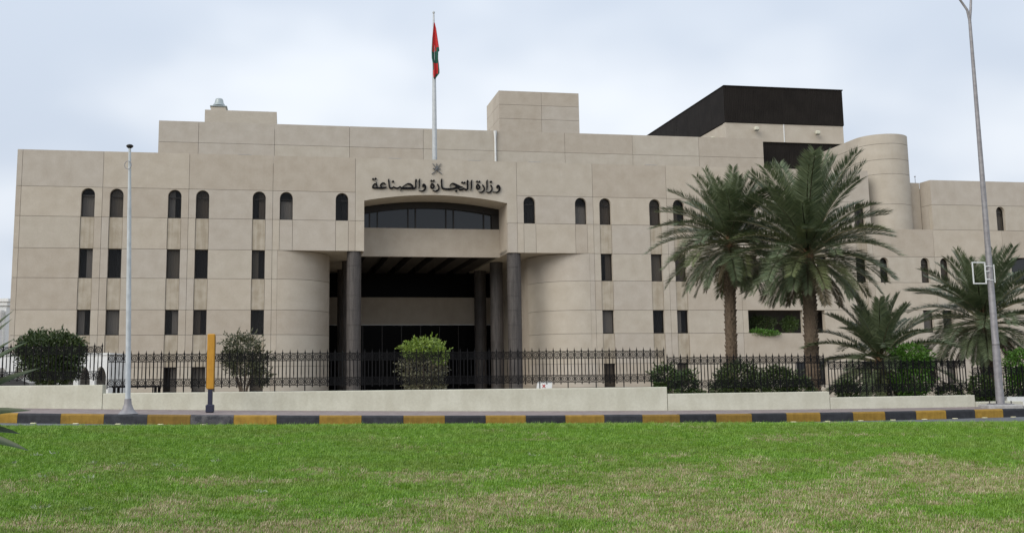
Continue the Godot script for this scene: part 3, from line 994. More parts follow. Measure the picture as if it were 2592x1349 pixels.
func make_lettering() -> void:
	var A := Vector2(930, 440)
	var SA := 14.311
	var B := Vector2(1080, 440)
	var SB := 12.88
	var left := [
		[[[300, 275, 14], [313, 360, 34], [328, 440, 42], [345, 500, 52]], [[312, 372, 34], [245, 380, 48], [195, 435, 54], [188, 505, 58], [250, 517, 48], [340, 512, 56]]],
		[[[330, 515, 52], [450, 518, 64], [560, 516, 66], [640, 500, 58], [690, 482, 24]], [[655, 400, 18], [610, 355, 42], [550, 345, 56], [490, 385, 60], [472, 440, 58], [510, 492, 46]]],
		[[[768, 185, 16], [757, 235, 46], [768, 330, 46], [778, 440, 46], [800, 510, 54], [850, 530, 62], [905, 512, 52], [940, 458, 22]], [[930, 470, 34], [975, 500, 46], [1050, 532, 60], [1120, 512, 54], [1180, 450, 22]]],
		[[[1172, 470, 34], [1215, 510, 50], [1290, 530, 76], [1420, 530, 76], [1560, 527, 80], [1650, 512, 70]], [[1245, 505, 40], [1335, 428, 34], [1420, 378, 40], [1490, 367, 50], [1560, 395, 62], [1615, 455, 70], [1625, 510, 60]], [[1222, 550, 36], [1203, 590, 26], [1180, 630, 10]]],
		[[[1738, 195, 24], [1752, 245, 66], [1735, 330, 46], [1740, 430, 46], [1735, 495, 56], [1690, 532, 70], [1600, 532, 78]]],
		[[[1895, 178, 12], [1868, 240, 46], [1868, 340, 42], [1868, 450, 42], [1848, 550, 16]]],
		[[[2035, 470, 90], [2005, 430, 70], [2030, 385, 54], [2075, 425, 56], [2092, 500, 60], [2062, 578, 66], [1990, 628, 52], [1910, 625, 30], [1838, 600, 10]]],
	]
	var right := [
		[[[130, 312, 16], [180, 338, 44], [226, 392, 52], [222, 445, 46], [180, 475, 48], [137, 455, 50], [130, 400, 50], [136, 345, 38]]],
		[[[345, 330, 16], [355, 370, 46], [385, 430, 36], [385, 500, 46], [340, 550, 56], [270, 575, 40], [178, 543, 10]]],
		[[[488, 155, 12], [474, 215, 46], [478, 330, 46], [485, 420, 46], [512, 478, 56], [600, 500, 60], [740, 505, 64], [870, 485, 62], [960, 455, 74], [1050, 470, 60]], [[738, 435, 8], [770, 360, 30], [832, 318, 36], [900, 345, 60], [1000, 400, 80], [1090, 428, 50], [1185, 440, 8]]],
		[[[1040, 510, 50], [1100, 525, 60], [1160, 510, 52], [1212, 450, 16]], [[1200, 475, 30], [1240, 510, 50], [1290, 520, 62], [1322, 480, 54], [1325, 400, 46], [1320, 310, 46], [1325, 250, 66], [1322, 205, 20]]],
		[[[1475, 198, 12], [1448, 255, 46], [1448, 350, 42], [1448, 450, 42], [1428, 552, 16]]],
		[[[1622, 338, 16], [1670, 365, 44], [1716, 418, 52], [1712, 470, 46], [1670, 500, 48], [1627, 482, 50], [1620, 425, 50], [1626, 370, 38]]],
		[[[1812, 355, 16], [1832, 400, 46], [1866, 460, 36], [1866, 530, 46], [1830, 580, 56], [1760, 608, 40], [1676, 596, 10]]],
		[[[1978, 198, 12], [1955, 255, 46], [1958, 350, 42], [1960, 450, 42], [1943, 548, 16]]],
		[[[2075, 362, 16], [2092, 400, 46], [2120, 460, 36], [2116, 530, 46], [2080, 585, 56], [2010, 615, 40], [1923, 590, 10]]],
		[[[2318, 460, 84], [2292, 425, 62], [2320, 385, 48], [2362, 425, 52], [2376, 490, 52], [2350, 560, 56], [2290, 605, 48], [2220, 603, 28], [2143, 590, 8]]],
	]
	for set_ in [[left, A, SA], [right, B, SB]]:
		for glyph in set_[0]:
			var o: MeshInstance3D = null
			var k := 0
			for s in glyph:
				var m := stroke_mesh(s, set_[1], set_[2], 0.10 + 0.004 * k)
				if o == null: o = part("letter", m, M.letter, building)
				else: part("stroke", m, M.letter, o)
				k += 1
	for d in [[195, 200, 46], [285, 187, 46], [915, 288, 50]]:
		part("letter_dot", dot_mesh(d[0], d[1], d[2], A, SA), M.letter, building)
	for d in [[145, 237, 42], [222, 233, 42], [955, 568, 44], [1150, 292, 42], [1226, 294, 40], [1635, 262, 42], [1712, 262, 40], [2086, 268, 46]]:
		part("letter_dot", dot_mesh(d[0], d[1], d[2], B, SB), M.letter, building)
	# emblem: two crossed curved swords, a dagger in its belt
	var C := Vector2(1075, 405)
	var SC := 29.8
	var e := part("emblem", stroke_mesh([[585, 265, 30], [680, 420, 44], [800, 570, 48], [920, 740, 50], [1060, 900, 60], [1275, 1065, 56]], C, SC, 0.07), M.emblem, building)
	part("sword", stroke_mesh([[1200, 270, 30], [1090, 430, 44], [980, 570, 48], [860, 740, 50], [720, 920, 60], [515, 1065, 56]], C, SC, 0.085), M.emblem, e)
	part("belt", stroke_mesh([[600, 640, 50], [720, 680, 70], [880, 655, 80], [1040, 680, 60], [1170, 690, 50]], C, SC, 0.1), M.emblem, e)
	part("dagger", stroke_mesh([[880, 470, 60], [880, 540, 170], [885, 600, 200], [870, 690, 110], [820, 740, 90], [740, 770, 50]], C, SC, 0.12), M.emblem, e)
	part("finial", stroke_mesh([[885, 280, 30], [885, 330, 70], [885, 390, 50], [885, 480, 40]], C, SC, 0.09), M.emblem, e)

# ------------------------------------------------------------------ things around the building
func make_surroundings() -> void:
	# vent on the low roof box, flagpole and flag on the main roof
	var turn := FACADE_TURN
	var place := func(u: float, v: float, w: float) -> Vector3:
		return Vector3(u * cos(turn) - w * sin(turn), v, -FACADE_DISTANCE - u * sin(turn) - w * cos(turn))
	var v := thing("roof_vent", "grey bell-shaped metal vent cowl on a small square kerb on the roof", "vent", place.call(-14.37, 18.68, 9.2), turn)
	part("vent_base", soft_box(Vector3(1.0, 0.4, 1.0), 0.0, 0.04), M.panel[0], v)
	part("base_flange", soft_box(Vector3(1.12, 0.08, 1.12), 0.4, 0.03), M.vent, v)
	var st := st_new()
	lathe(st, [[0.32, 0.47], [0.30, 0.60]], 20)
	part("throat", done(st), M.frame, v)
	st = st_new()
	lathe(st, [[0.45, 0.56], [0.43, 0.60], [0.30, 0.78], [0.26, 0.98], [0.22, 1.06], [0.0, 1.09]], 20)
	part("cowl", done(st), M.vent, v)

	var p := thing("flagpole", "tall white tapered flagpole standing on the roof above the entrance", "flagpole", place.call(-1.0, 13.62, 1.0), turn)
	st = st_new()
	lathe(st, [[0.14, 0.55], [0.15, 0.62], [0.13, 4.5], [0.085, 8.0], [0.05, 9.75]], 16)
	part("pole", done(st), M.pole_white, p)
	st = st_new()
	lathe(st, [[0.2, 0.0], [0.2, 0.52], [0.14, 0.55]], 16)
	part("pole_foot", done(st), M.frame, p)
	st = st_new()
	lathe(st, [[0.02, 9.75], [0.075, 9.82], [0.075, 9.9], [0.0, 9.97]], 12)
	part("finial", done(st), M.pole_white, p)
	# the flag hangs limp in folds round the pole
	var f := thing("flag", "limp red and green national flag hanging in folds from the flagpole", "flag", place.call(-1.0, 19.2, 1.0), turn)
	part("cloth", flag_mesh(), M.cloth, f)

	# thin rod on the terrace beside the tower
	var an := thing("antenna_rod", "thin metal rod on the roof edge between the round tower and the wing", "antenna", place.call(31.12, 13.5, 1.25), turn)
	st = st_new()
	tube(st, [Vector3(0, -0.02, 0), Vector3(0, 0.42, 0)], [0.018, 0.014], 6)
	part("rod", done(st), M.steel, an)
	part("rod_head", soft_box(Vector3(0.1, 0.07, 0.08), 0.42, 0.02), M.steel, an)

	# white arcade seen through the fence
	var a0 := at(-60, 940, 40.0)
	var a1 := at(274, 940, 40.0)
	var ar := thing("arcade", "low white arcade of pointed arches behind the fence beside the beige building", "arcade", Vector3(a0.x, 0.05, -40.0))
	var n := 8
	var mw := (a1.x - a0.x) / n
	for i in n:
		var half := mw / 2 - 0.09
		var o := PackedVector2Array([Vector2(0.002, 0), Vector2(mw / 2 - half, 0), Vector2(mw / 2 - half, 1.15)])
		for k in range(1, 7): o.append(Vector2(mw / 2 - half * cos(PI / 2 * k / 6.0) , 1.15 + 0.62 * sin(PI / 2 * k / 6.0)))
		for k in range(5, -1, -1): o.append(Vector2(mw / 2 + half * cos(PI / 2 * k / 6.0), 1.15 + 0.62 * sin(PI / 2 * k / 6.0)))
		o.append_array([Vector2(mw / 2 + half, 0), Vector2(mw - 0.002, 0), Vector2(mw - 0.002, 2.22), Vector2(0.002, 2.22)])
		st = st_new()
		plate(st, o, -0.25, 0.0)
		part("arch_bay", done(st), M.white, ar, Vector3(i * mw, 0, 0))
	part("coping", box_mesh(Vector3(-0.02, 2.222, -2.2), Vector3(n * mw + 0.03, 2.30, 0.04)), M.white, ar)
	part("back_wall", box_mesh(Vector3(0, 0, -2.2), Vector3(n * mw, 2.22, -2.05)), M.concrete, ar)
	part("end_wall", box_mesh(Vector3(n * mw - 0.2, 0, -2.04), Vector3(n * mw - 0.005, 2.22, -0.26)), M.white, ar)

	# white house far behind, at the left end of the building
	var hx := at(21, 800, 95.0).x
	var h := thing("far_house", "white house with a moulded cornice and small arched window far behind the office building", "house", Vector3(hx - 9.0, -0.3, -95.0))
	part("wall", box_mesh(Vector3(-9, 0, -12), Vector3(8.7, 8.35, 0)), M.white, h)
	part("cornice", box_mesh(Vector3(-9.3, 8.72, -12.3), Vector3(9.0, 9.0, 0.35)), M.white, h)
	part("cornice", box_mesh(Vector3(-9.15, 8.36, -12.2), Vector3(8.85, 8.715, 0.2)), M.white, h)
	for x in [8.35, 3.6, -1.2]:
		st = st_new()
		lathe(st, [[0.34, 0.0], [0.34, 0.3], [0.24, 0.4], [0.22, 7.4], [0.32, 7.55], [0.34, 7.9]], 14, Vector3(x, 0.0, 0.42))
		part("half_column", done(st), M.white, h)
	for x in [7.55, 5.6, 1.6]:
		var o := PackedVector2Array([Vector2(-0.3, 0), Vector2(0.3, 0), Vector2(0.3, 1.0)])
		for k in range(1, 8): o.append(Vector2(0.3 * cos(PI * k / 8.0), 1.0 + 0.3 * sin(PI * k / 8.0)))
		o.append(Vector2(-0.3, 1.0))
		st = st_new()
		plate(st, o, 0.0, 0.06)
		part("window", done(st), M.dark_glass, h, Vector3(x, 3.0, 0.0))
	make_car()

func flag_mesh() -> ArrayMesh:
	# outline of the hanging cloth, from the top down: height, left, right, in metres from the pole
	var prof := [[3.58, -0.02, 0.04], [3.2, -0.06, 0.13], [2.6, -0.13, 0.21], [2.0, -0.17, 0.29], [1.78, -0.18, 0.31], [1.70, -0.18, 0.24], [1.3, -0.17, 0.23], [1.0, -0.11, 0.26], [0.55, -0.09, 0.30], [0.35, -0.09, 0.30], [0.1, -0.07, 0.12], [0.0, -0.02, 0.05]]
	var red := Color(0.50, 0.030, 0.028)
	var green := Color(0.015, 0.085, 0.058)
	var st := st_new()
	var cols := 24
	for i in prof.size() - 1:
		for k in cols:
			var corner := []
			for q in [[i, k], [i, k + 1], [i + 1, k + 1], [i + 1, k]]:
				var t: float = float(q[1]) / cols
				var r: Array = prof[q[0]]
				var wide: float = r[2] - r[1]
				corner.append(Vector3(r[1] + wide * t, r[0], (0.06 + 0.32 * wide) * sin(t * 8.0 + r[0] * 0.5) * 0.4 + 0.16))
			var mid: Vector3 = (corner[0] + corner[2]) / 2
			var s := mid.y - mid.x * 1.3
			var c := red
			if s < 1.72 and s > 0.85: c = green
			if mid.x < -0.12 and mid.y < 2.3: c = green
			if s < 0.12: c = green * 0.9
			if mid.x > 0.22 and mid.y < 0.9: c = green
			for idx in [0, 1, 2, 0, 2, 3]:
				st.set_smooth_group(1)
				st.set_color(c)
				st.add_vertex(corner[idx])
	return done(st)

func make_car() -> void:
	var p := at(20, 960, 37.5)
	var g := compound_y(p.x, 37.5)
	var car := thing("parked_car", "dark parked saloon car half hidden behind the fence beside the white arcade", "car", Vector3(p.x - 1.2, g, -37.5), 0.06)
	var body := PackedVector2Array([Vector2(-2.2, 0.3), Vector2(2.2, 0.3), Vector2(2.28, 0.5), Vector2(2.2, 0.78), Vector2(1.9, 0.9), Vector2(1.2, 0.98), Vector2(-1.7, 1.02), Vector2(-2.2, 0.95), Vector2(-2.28, 0.6)])
	var st := st_new()
	plate(st, body, -0.86, 0.86)
	part("body", done(st), M.car_paint, car)
	st = st_new()
	plate(st, PackedVector2Array([Vector2(-1.6, 1.02), Vector2(1.15, 0.98), Vector2(0.45, 1.42), Vector2(-0.1, 1.49), Vector2(-0.8, 1.47)]), -0.70, 0.70)
	part("cabin", done(st), M.car_paint, car)
	for s in [-1.0, 1.0]:
		st = st_new()
		plate(st, PackedVector2Array([Vector2(-1.3, 1.06), Vector2(-0.2, 1.04), Vector2(-0.2, 1.42), Vector2(-0.75, 1.41)]), s * 0.702 - 0.004, s * 0.702 + 0.004)
		part("side_window", done(st), M.dark_glass, car)
		st = st_new()
		plate(st, PackedVector2Array([Vector2(-0.12, 1.04), Vector2(0.95, 1.02), Vector2(0.36, 1.38), Vector2(-0.12, 1.42)]), s * 0.702 - 0.004, s * 0.702 + 0.004)
		part("side_window", done(st), M.dark_glass, car)
		for x in [-1.4, 1.4]:
			st = st_new()
			tube(st, [Vector3(x, 0.31, s * 0.70), Vector3(x, 0.31, s * 0.88)], [0.31, 0.31], 20)
			var t := part("wheel", done(st), M.tyre, car)
			st = st_new()
			tube(st, [Vector3(x, 0.31, s * 0.87), Vector3(x, 0.31, s * 0.89)], [0.2, 0.19], 14)
			part("rim", done(st), M.rim, t)

# ------------------------------------------------------------------ low walls and iron fences
func make_walls_and_fences() -> void:
	var segs := [
		[-16.5, -8.79, 1.25, "first long low cream wall with a bush behind it, left of the white pole"],
		[-8.79, 5.57, 1.04, "longest low cream wall running below the entrance, with the yellow post before it"],
		[5.57, 10.16, 0.86, "low cream wall one step lower, below the two tall date palms"],
		[10.16, 14.62, 0.70, "low cream wall two steps lower, behind the street lamp"],
		[14.62, 22.0, 0.51, "lowest cream wall at the foot of the street lamp"]]
	var flabels := ["black iron fence with scrollwork on the highest wall, a round bush behind it", "long black iron fence with scrollwork before the entrance columns", "black iron fence with scrollwork before the tall date palm trunks", "black iron fence with scrollwork before the short date palm", "black iron fence with scrollwork on the lowest wall, by the street lamp"]
	for k in segs.size():
		var s: Array = segs[k]
		var w := thing("low_wall", s[3], "wall", Vector3(s[0], 0, -wall_d(s[0])), 0.0, "stepped cream walls along the pavement")
		var base := Vector3(s[0], 0, -wall_d(s[0]))
		var st := st_new()
		var n := int(ceil((s[1] - s[0]) / 0.8))
		var t := 0.13
		for i in n:
			var xa: float = lerp(s[0] + 0.008, s[1] - 0.008, float(i) / n)
			var xb: float = lerp(s[0] + 0.008, s[1] - 0.008, float(i + 1) / n)
			var a := Vector3(xa, 0, -wall_d(xa)) - base
			var b := Vector3(xb, 0, -wall_d(xb)) - base
			var hi := Vector3(0, s[2], 0)
			var lo := Vector3(0, -0.2, 0)
			var back := Vector3(0, 0, -2 * t)
			var cham := Vector3(0, -0.015, 0)
			var inset := Vector3(0, 0, -0.015)
			quad(st, a + lo, b + lo, b + hi + cham, a + hi + cham)
			quad(st, a + hi + cham, b + hi + cham, b + hi + inset, a + hi + inset)
			quad(st, a + hi + inset, b + hi + inset, b + hi + back, a + hi + back)
			quad(st, b + lo + back, a + lo + back, a + hi + back, b + hi + back)
			if i == 0: quad(st, a + lo + back, a + lo, a + hi, a + hi + back)
			if i == n - 1: quad(st, b + lo, b + lo + back, b + hi + back, b + hi)
		part("wall_body", done(st), M.cream, w)
		make_fence(s[0], s[1], s[2], flabels[k])

var fence_meshes := {}
func make_fence(x0: float, x1: float, top: float, label: String) -> void:
	if fence_meshes.is_empty():
		var st := st_new()
		# pickets: square bar with a collar and a spear tip
		for spec in [["picket", 0.10], ["post", 0.0]]:
			st = st_new()
			var r := 0.0125
			bx(st, Vector3(-r, spec[1], -r), Vector3(r, 0.955, r))
			bx(st, Vector3(-r * 1.5, 0.955, -r * 1.5), Vector3(r * 1.5, 0.975, r * 1.5))
			for q in [[1, 1, -1, 1], [-1, 1, -1, -1], [-1, -1, 1, -1], [1, -1, 1, 1]]:
				tri(st, Vector3(q[0] * r, 0.975, q[1] * r), Vector3(q[2] * r, 0.975, q[3] * r), Vector3(0, 1.06, 0))
			fence_meshes[spec[0]] = done(st)
		st = st_new()
		tube(st, [Vector3(0, 0.342, 0), Vector3(0, 0.40, 0), Vector3(0, 0.46, 0), Vector3(0, 0.66, 0), Vector3(0, 0.762, 0)], [0.008, 0.011, 0.0135, 0.0105, 0.0095], 6, false)
		fence_meshes["baluster"] = done(st)
		# scroll panel: a rosette ring, a small ring and four corner curls, made of flat iron
		st = st_new()
		ring_flat(st, Vector2.ZERO, 0.074, 0.013, 16)
		ring_flat(st, Vector2.ZERO, 0.024, 0.010, 10)
		for k in 8:
			var a := TAU * k / 8.0
			var d := Vector2(cos(a), sin(a))
			ring_flat(st, d * 0.049, 0.020, 0.0095, 7)
		for s in [[1, 1], [1, -1], [-1, 1], [-1, -1]]:
			ring_flat(st, Vector2(s[0], s[1]) * 0.070, 0.022, 0.010, 7)
		fence_meshes["scroll"] = done(st)
	var base := Vector3(x0, top, -wall_d(x0) - 0.13)
	var f := thing("iron_fence", label, "fence", base, 0.0, "black iron fences on the low walls")
	var x := x0 + 0.06
	var k := 0
	var spots := []
	while x < x1 - 0.02:
		spots.append(x)
		var slope := 2.0 * 0.00434545 * x + 0.12
		x += 0.189 / sqrt(1.0 + slope * slope)
	var rails := {0.15: [], 0.335: [], 0.768: [], 0.95: []}
	for i in spots.size():
		var q := Vector3(spots[i], 0, -wall_d(spots[i]) - 0.13) + Vector3(0, top, 0) - base
		for y in rails: rails[y].append(q + Vector3(0, y, 0))
		if q.x + x0 > 19.0 or q.x + x0 < -13.6: continue
		part("post" if i % 4 == 2 else "picket", fence_meshes["post" if i % 4 == 2 else "picket"], M.iron, f, q + Vector3(0, 0.002, 0))
		if i + 1 < spots.size():
			var q2 := Vector3(spots[i + 1], 0, -wall_d(spots[i + 1]) - 0.13) + Vector3(0, top, 0) - base
			var mid := (q + q2) / 2
			var ang := atan2(-(q2.z - q.z), q2.x - q.x)
			part("baluster", fence_meshes["baluster"], M.iron, f, mid)
			part("scroll", fence_meshes["scroll"], M.iron, f, mid + Vector3(0, 0.2425, 0), ang)
			part("scroll", fence_meshes["scroll"], M.iron, f, mid + Vector3(0, 0.859, 0), ang)
	for y in rails:
		var st := st_new()
		var pts: Array = rails[y]
		for i in pts.size() - 1:
			var a: Vector3 = pts[i]
			var b: Vector3 = pts[i + 1]
			var h := Vector3(0, 0.008, 0)
			var t := Vector3(0, 0, 0.0165)
			quad(st, a - h + t, b - h + t, b + h + t, a + h + t)
			quad(st, a + h + t, b + h + t, b + h - t, a + h - t)
			quad(st, a - h - t, b - h - t, b - h + t, a - h + t)
			quad(st, b - h - t, a - h - t, a + h - t, b + h - t)
		part("rail", done(st), M.iron, f)

func ring_flat(st: SurfaceTool, c: Vector2, r: float, w: float, n: int) -> void:
	for k in n:
		var a := TAU * k / n
		var b := TAU * (k + 1) / n
		var p := c + Vector2(cos(a), sin(a)) * (r - w / 2)
		var q := c + Vector2(cos(b), sin(b)) * (r - w / 2)
		var s := c + Vector2(cos(b), sin(b)) * (r + w / 2)
		var t := c + Vector2(cos(a), sin(a)) * (r + w / 2)
		quad(st, Vector3(p.x, p.y, 0.004), Vector3(q.x, q.y, 0.004), Vector3(s.x, s.y, 0.004), Vector3(t.x, t.y, 0.004))
		quad(st, Vector3(s.x, s.y, -0.004), Vector3(q.x, q.y, -0.004), Vector3(q.x, q.y, 0.004), Vector3(s.x, s.y, 0.004))

# ------------------------------------------------------------------ street furniture
func make_street_things() -> void:
	# slim white pole with a dark mushroom cap
	var b := at(322, 1043, 23.25)
	b.y = kerb_y(b.x)
	var p := thing("white_pole", "slim white metal pole with dark mushroom cap and ring, standing on the pavement", "pole", b)
	p.rotation.z = 0.026
	var st := st_new()
	lathe(st, [[0.24, 0.0], [0.19, 0.03], [0.13, 0.10], [0.085, 0.22], [0.075, 0.34]], 16)
	part("foot", done(st), M.steel, p)
	st = st_new()
	lathe(st, [[0.060, 0.3], [0.056, 2.5], [0.046, 4.6], [0.036, 5.4], [0.029, 6.18]], 16)
	part("shaft", done(st), M.pole_white, p)
	st = st_new()
	lathe(st, [[0.03, 6.17], [0.075, 6.205], [0.085, 6.235], [0.055, 6.26], [0.0, 6.275]], 16)
	part("cap", done(st), M.frame, p)
	var ring := []
	var rr := []
	for k in 21:
		var a := TAU * k / 20.0
		ring.append(Vector3(-0.02 + 0.08 * cos(a), 5.76 + 0.095 * sin(a), 0.06))
		rr.append(0.008)
	st = st_new()
	tube(st, ring, rr, 6, false)
	part("ring", done(st), M.steel, p)

	# yellow pillar on a navy post
	b = at(530, 1040, 24.25)
	b.y = kerb_y(b.x) + 0.005
	p = thing("yellow_post", "narrow yellow pillar box on a dark navy post on the pavement", "post", b, 0.1)
	part("pillar", soft_box(Vector3(0.175, 1.31, 0.16), 0.55, 0.018), M.yellow, p)
	part("post", soft_box(Vector3(0.105, 0.40, 0.10), 0.16, 0.008), M.navy, p)
	part("foot", soft_box(Vector3(0.19, 0.19, 0.17), 0.0, 0.02), M.navy, p)
	st = st_new()
	tube(st, [Vector3(0.07, 1.84, 0.05), Vector3(0.10, 1.80, 0.05), Vector3(0.105, 1.6, 0.05), Vector3(0.10, 1.1, 0.05), Vector3(0.10, 0.6, 0.04), Vector3(0.05, 0.5, 0.03)], [0.005, 0.005, 0.005, 0.005, 0.005, 0.005], 5)
	part("cable", done(st), M.iron, p)

	# street lamp on a concrete plinth
	b = Vector3(14.95, kerb_y(14.9), -28.0)
	p = thing("street_lamp", "tall grey tapered street lamp post with two curved arms on a concrete plinth", "street lamp", b)
	part("plinth", soft_box(Vector3(0.95, 0.13, 0.62), -0.03, 0.03), M.concrete, p)
	part("base_plate", soft_box(Vector3(0.52, 0.025, 0.46), 0.1, 0.006), M.steel, p)
	for s in [[-0.2, 0.18], [0.2, 0.18], [-0.2, -0.18], [0.2, -0.18]]:
		st = st_new()
		lathe(st, [[0.018, 0.125], [0.018, 0.2], [0.0, 0.2]], 6, Vector3(s[0], 0, s[1]), false)
		part("anchor_bolt", done(st), M.bolt, p)
	st = st_new()
	lathe(st, [[0.112, 0.125], [0.106, 0.2], [0.096, 1.7], [0.096, 1.72], [0.092, 1.74], [0.077, 4.5], [0.058, 8.0], [0.041, 11.2]], 16)
	part("shaft", done(st), M.steel, p)
	for s in [-1.0, 1.0]:
		st = st_new()
		var sweep := 1.6 if s < 0 else 0.55
		tube(st, [Vector3(0, 11.05, 0), Vector3(s * 0.05, 11.35, 0), Vector3(s * 0.16 * sweep, 11.7, 0), Vector3(s * 0.45 * sweep, 12.2, s * -0.2), Vector3(s * 0.95 * sweep, 12.5, s * -0.45), Vector3(s * 1.4 * sweep, 12.6, s * -0.7)], [0.042, 0.035, 0.032, 0.03, 0.03, 0.028], 10)
		var arm := part("arm", done(st), M.steel, p)
		part("lamp_head", soft_box(Vector3(0.62, 0.13, 0.3), 12.52, 0.04), M.steel, arm, Vector3(s * 1.6 * sweep, 0, s * -0.8))
	part("door_band", box_ring(0.100, 1.73, 0.02), M.bolt, p)
	# empty white sign frame clamped to the lamp
	var fr := thing("sign_frame", "empty white rectangular metal sign frame clamped to the street lamp", "frame", Vector3(14.95, 4.05, -27.93), 0.12)
	var x0 := -0.56
	var x1 := -0.16
	for e in [[x0, x1, -0.285, -0.255], [x0, x1, 0.30, 0.33]]: part("bar", box_mesh(Vector3(e[0], e[2], -0.012), Vector3(e[1], e[3], 0.012)), M.white, fr)
	for e in [[x0, x0 + 0.028], [x1 - 0.028, x1]]: part("bar", box_mesh(Vector3(e[0], -0.254, -0.012), Vector3(e[1], 0.299, 0.012)), M.white, fr)
	for y in [-0.16, 0.06, 0.2]: part("arm", box_mesh(Vector3(x1 + 0.001, y, -0.01), Vector3(-0.05, y + 0.022, 0.01)), M.white, fr)
	for y in [-0.17, 0.205]: part("clamp", box_ring(0.092, y, 0.018), M.white, fr, Vector3(0, 0, -0.07))
	part("strap", box_mesh(Vector3(0.07, -0.25, 0.01), Vector3(0.088, 0.26, 0.03)), M.white, fr)

	# white planter behind the lowest wall
	var pq := at(2566, 1004, 29.35)
	var pl := thing("planter", "low white planter box right of the street lamp, behind the lowest wall", "planter", Vector3(pq.x, compound_y(pq.x, 29.35), -29.35))
	var ph: float = pq.y - compound_y(pq.x, 29.35)
	for e in [[-0.3, 0.3, 0.19, 0.25], [-0.3, 0.3, -0.25, -0.19]]: part("side", box_mesh(Vector3(e[0], -0.1, e[2]), Vector3(e[1], ph, e[3])), M.white, pl)
	for e in [[-0.3, -0.24], [0.24, 0.3]]: part("end", box_mesh(Vector3(e[0], -0.1, -0.188), Vector3(e[1], ph, 0.188)), M.white, pl)
	part("soil", box_mesh(Vector3(-0.239, -0.1, -0.188), Vector3(0.239, ph - 0.03, 0.188)), M.trunk, pl)

	# small white notice board leaning behind the wall
	b = at(1377, 986, 28.4)
	var nb := thing("notice_board", "small white board with a red emblem standing behind the low wall", "sign", Vector3(b.x, compound_y(b.x, 28.4), -28.4))
	st = st_new()
	plate(st, PackedVector2Array([Vector2(-0.24, 0.42), Vector2(0.22, 0.42), Vector2(0.25, 0.80), Vector2(-0.16, 0.80)]), -0.015, 0.015)
	var board := part("board", done(st), M.white, nb)
	board.rotation.x = -0.2
	st = st_new()
	for q in [[-0.03, 0.63, 0.05, 0.72], [-0.03, 0.72, 0.05, 0.63]]:
		var d := Vector2(q[2] - q[0], q[3] - q[1]).normalized().orthogonal() * 0.012
		quad(st, Vector3(q[0] - d.x, q[1] - d.y, 0.019), Vector3(q[2] - d.x, q[3] - d.y, 0.019), Vector3(q[2] + d.x, q[3] + d.y, 0.019), Vector3(q[0] + d.x, q[1] + d.y, 0.019))
	bx(st, Vector3(-0.012, 0.65, 0.016), Vector3(0.032, 0.70, 0.022))
	part("emblem", done(st), M.red, board)
	for x in [-0.18, 0.17]: part("leg", box_mesh(Vector3(x - 0.015, -0.1, -0.13), Vector3(x + 0.015, 0.55, -0.105)), M.steel, nb)

	# dark bench behind the fence
	b = at(345, 978, 27.3)
	var be := thing("bench", "dark metal bench behind the fence, left of the yellow post", "bench", Vector3(b.x, compound_y(b.x, 27.3), -27.3))
	var hgt := b.y - compound_y(b.x, 27.3)
	for z in [-0.16, 0.0, 0.16]: part("seat_slat", box_mesh(Vector3(-0.6, hgt - 0.03, z - 0.065), Vector3(0.6, hgt + 0.02, z + 0.065)), M.iron, be)
	for x in [-0.55, 0.55]:
		for z in [-0.17, 0.17]: part("leg", box_mesh(Vector3(x - 0.03, -0.05, z - 0.03), Vector3(x + 0.03, hgt - 0.031, z + 0.03)), M.iron, be)

	# reflective studs along the kerb
	st = st_new()
	soft(st, Vector3.ZERO, Vector3(0.12, 0.022, 0.09), 0.009)
	var sm := done(st)
	var xs := -9.42
	var i := 0
	while xs < 16.0:
		var s := part(numbered("road_stud"), sm, M.stud, self, Vector3(xs, road_y(xs) + 0.001, -kerb_d(xs) + 0.16), atan(0.15 + 0.0136 * xs))
		tag(s, "small pale reflective stud on the road along the painted kerb", "road stud", "studs along the kerb")
		xs += 0.935
		i += 1
	# a fallen dry leaf or two and a stone on the wall edge are too small to tell

func box_ring(r: float, y: float, h: float) -> ArrayMesh:
	var st := st_new()
	lathe(st, [[r - 0.01, y - h / 2], [r, y - h / 2], [r, y + h / 2], [r - 0.01, y + h / 2]], 16, Vector3.ZERO, false)
	return done(st)

# ------------------------------------------------------------------ plants
class Leaves:
	var v := PackedVector3Array()
	var n := PackedVector3Array()
	var c := PackedColorArray()
	func kite(p: Vector3, along: Vector3, side: Vector3, length: float, width: float, col: Color) -> void:
		var a := p
		var m := p + along * length * 0.45
		var tip := p + along * length
		var l := m - side * width / 2
		var r := m + side * width / 2
		var nn := along.cross(side).normalized()
		for q in [a, r, l, l, r, tip]:
			v.append(q)
			n.append(nn)
			c.append(col)
	func mesh() -> ArrayMesh:
		var arr := []
		arr.resize(Mesh.ARRAY_MAX)
		arr[Mesh.ARRAY_VERTEX] = v
		arr[Mesh.ARRAY_NORMAL] = n
		arr[Mesh.ARRAY_COLOR] = c
		var m := ArrayMesh.new()
		m.add_surface_from_arrays(Mesh.PRIMITIVE_TRIANGLES, arr)
		return m

func rand_dir() -> Vector3:
	var z := rng.randf_range(-1, 1)
	var a := rng.randf_range(0, TAU)
	var r := sqrt(1.0 - z * z)
	return Vector3(r * cos(a), z, r * sin(a))

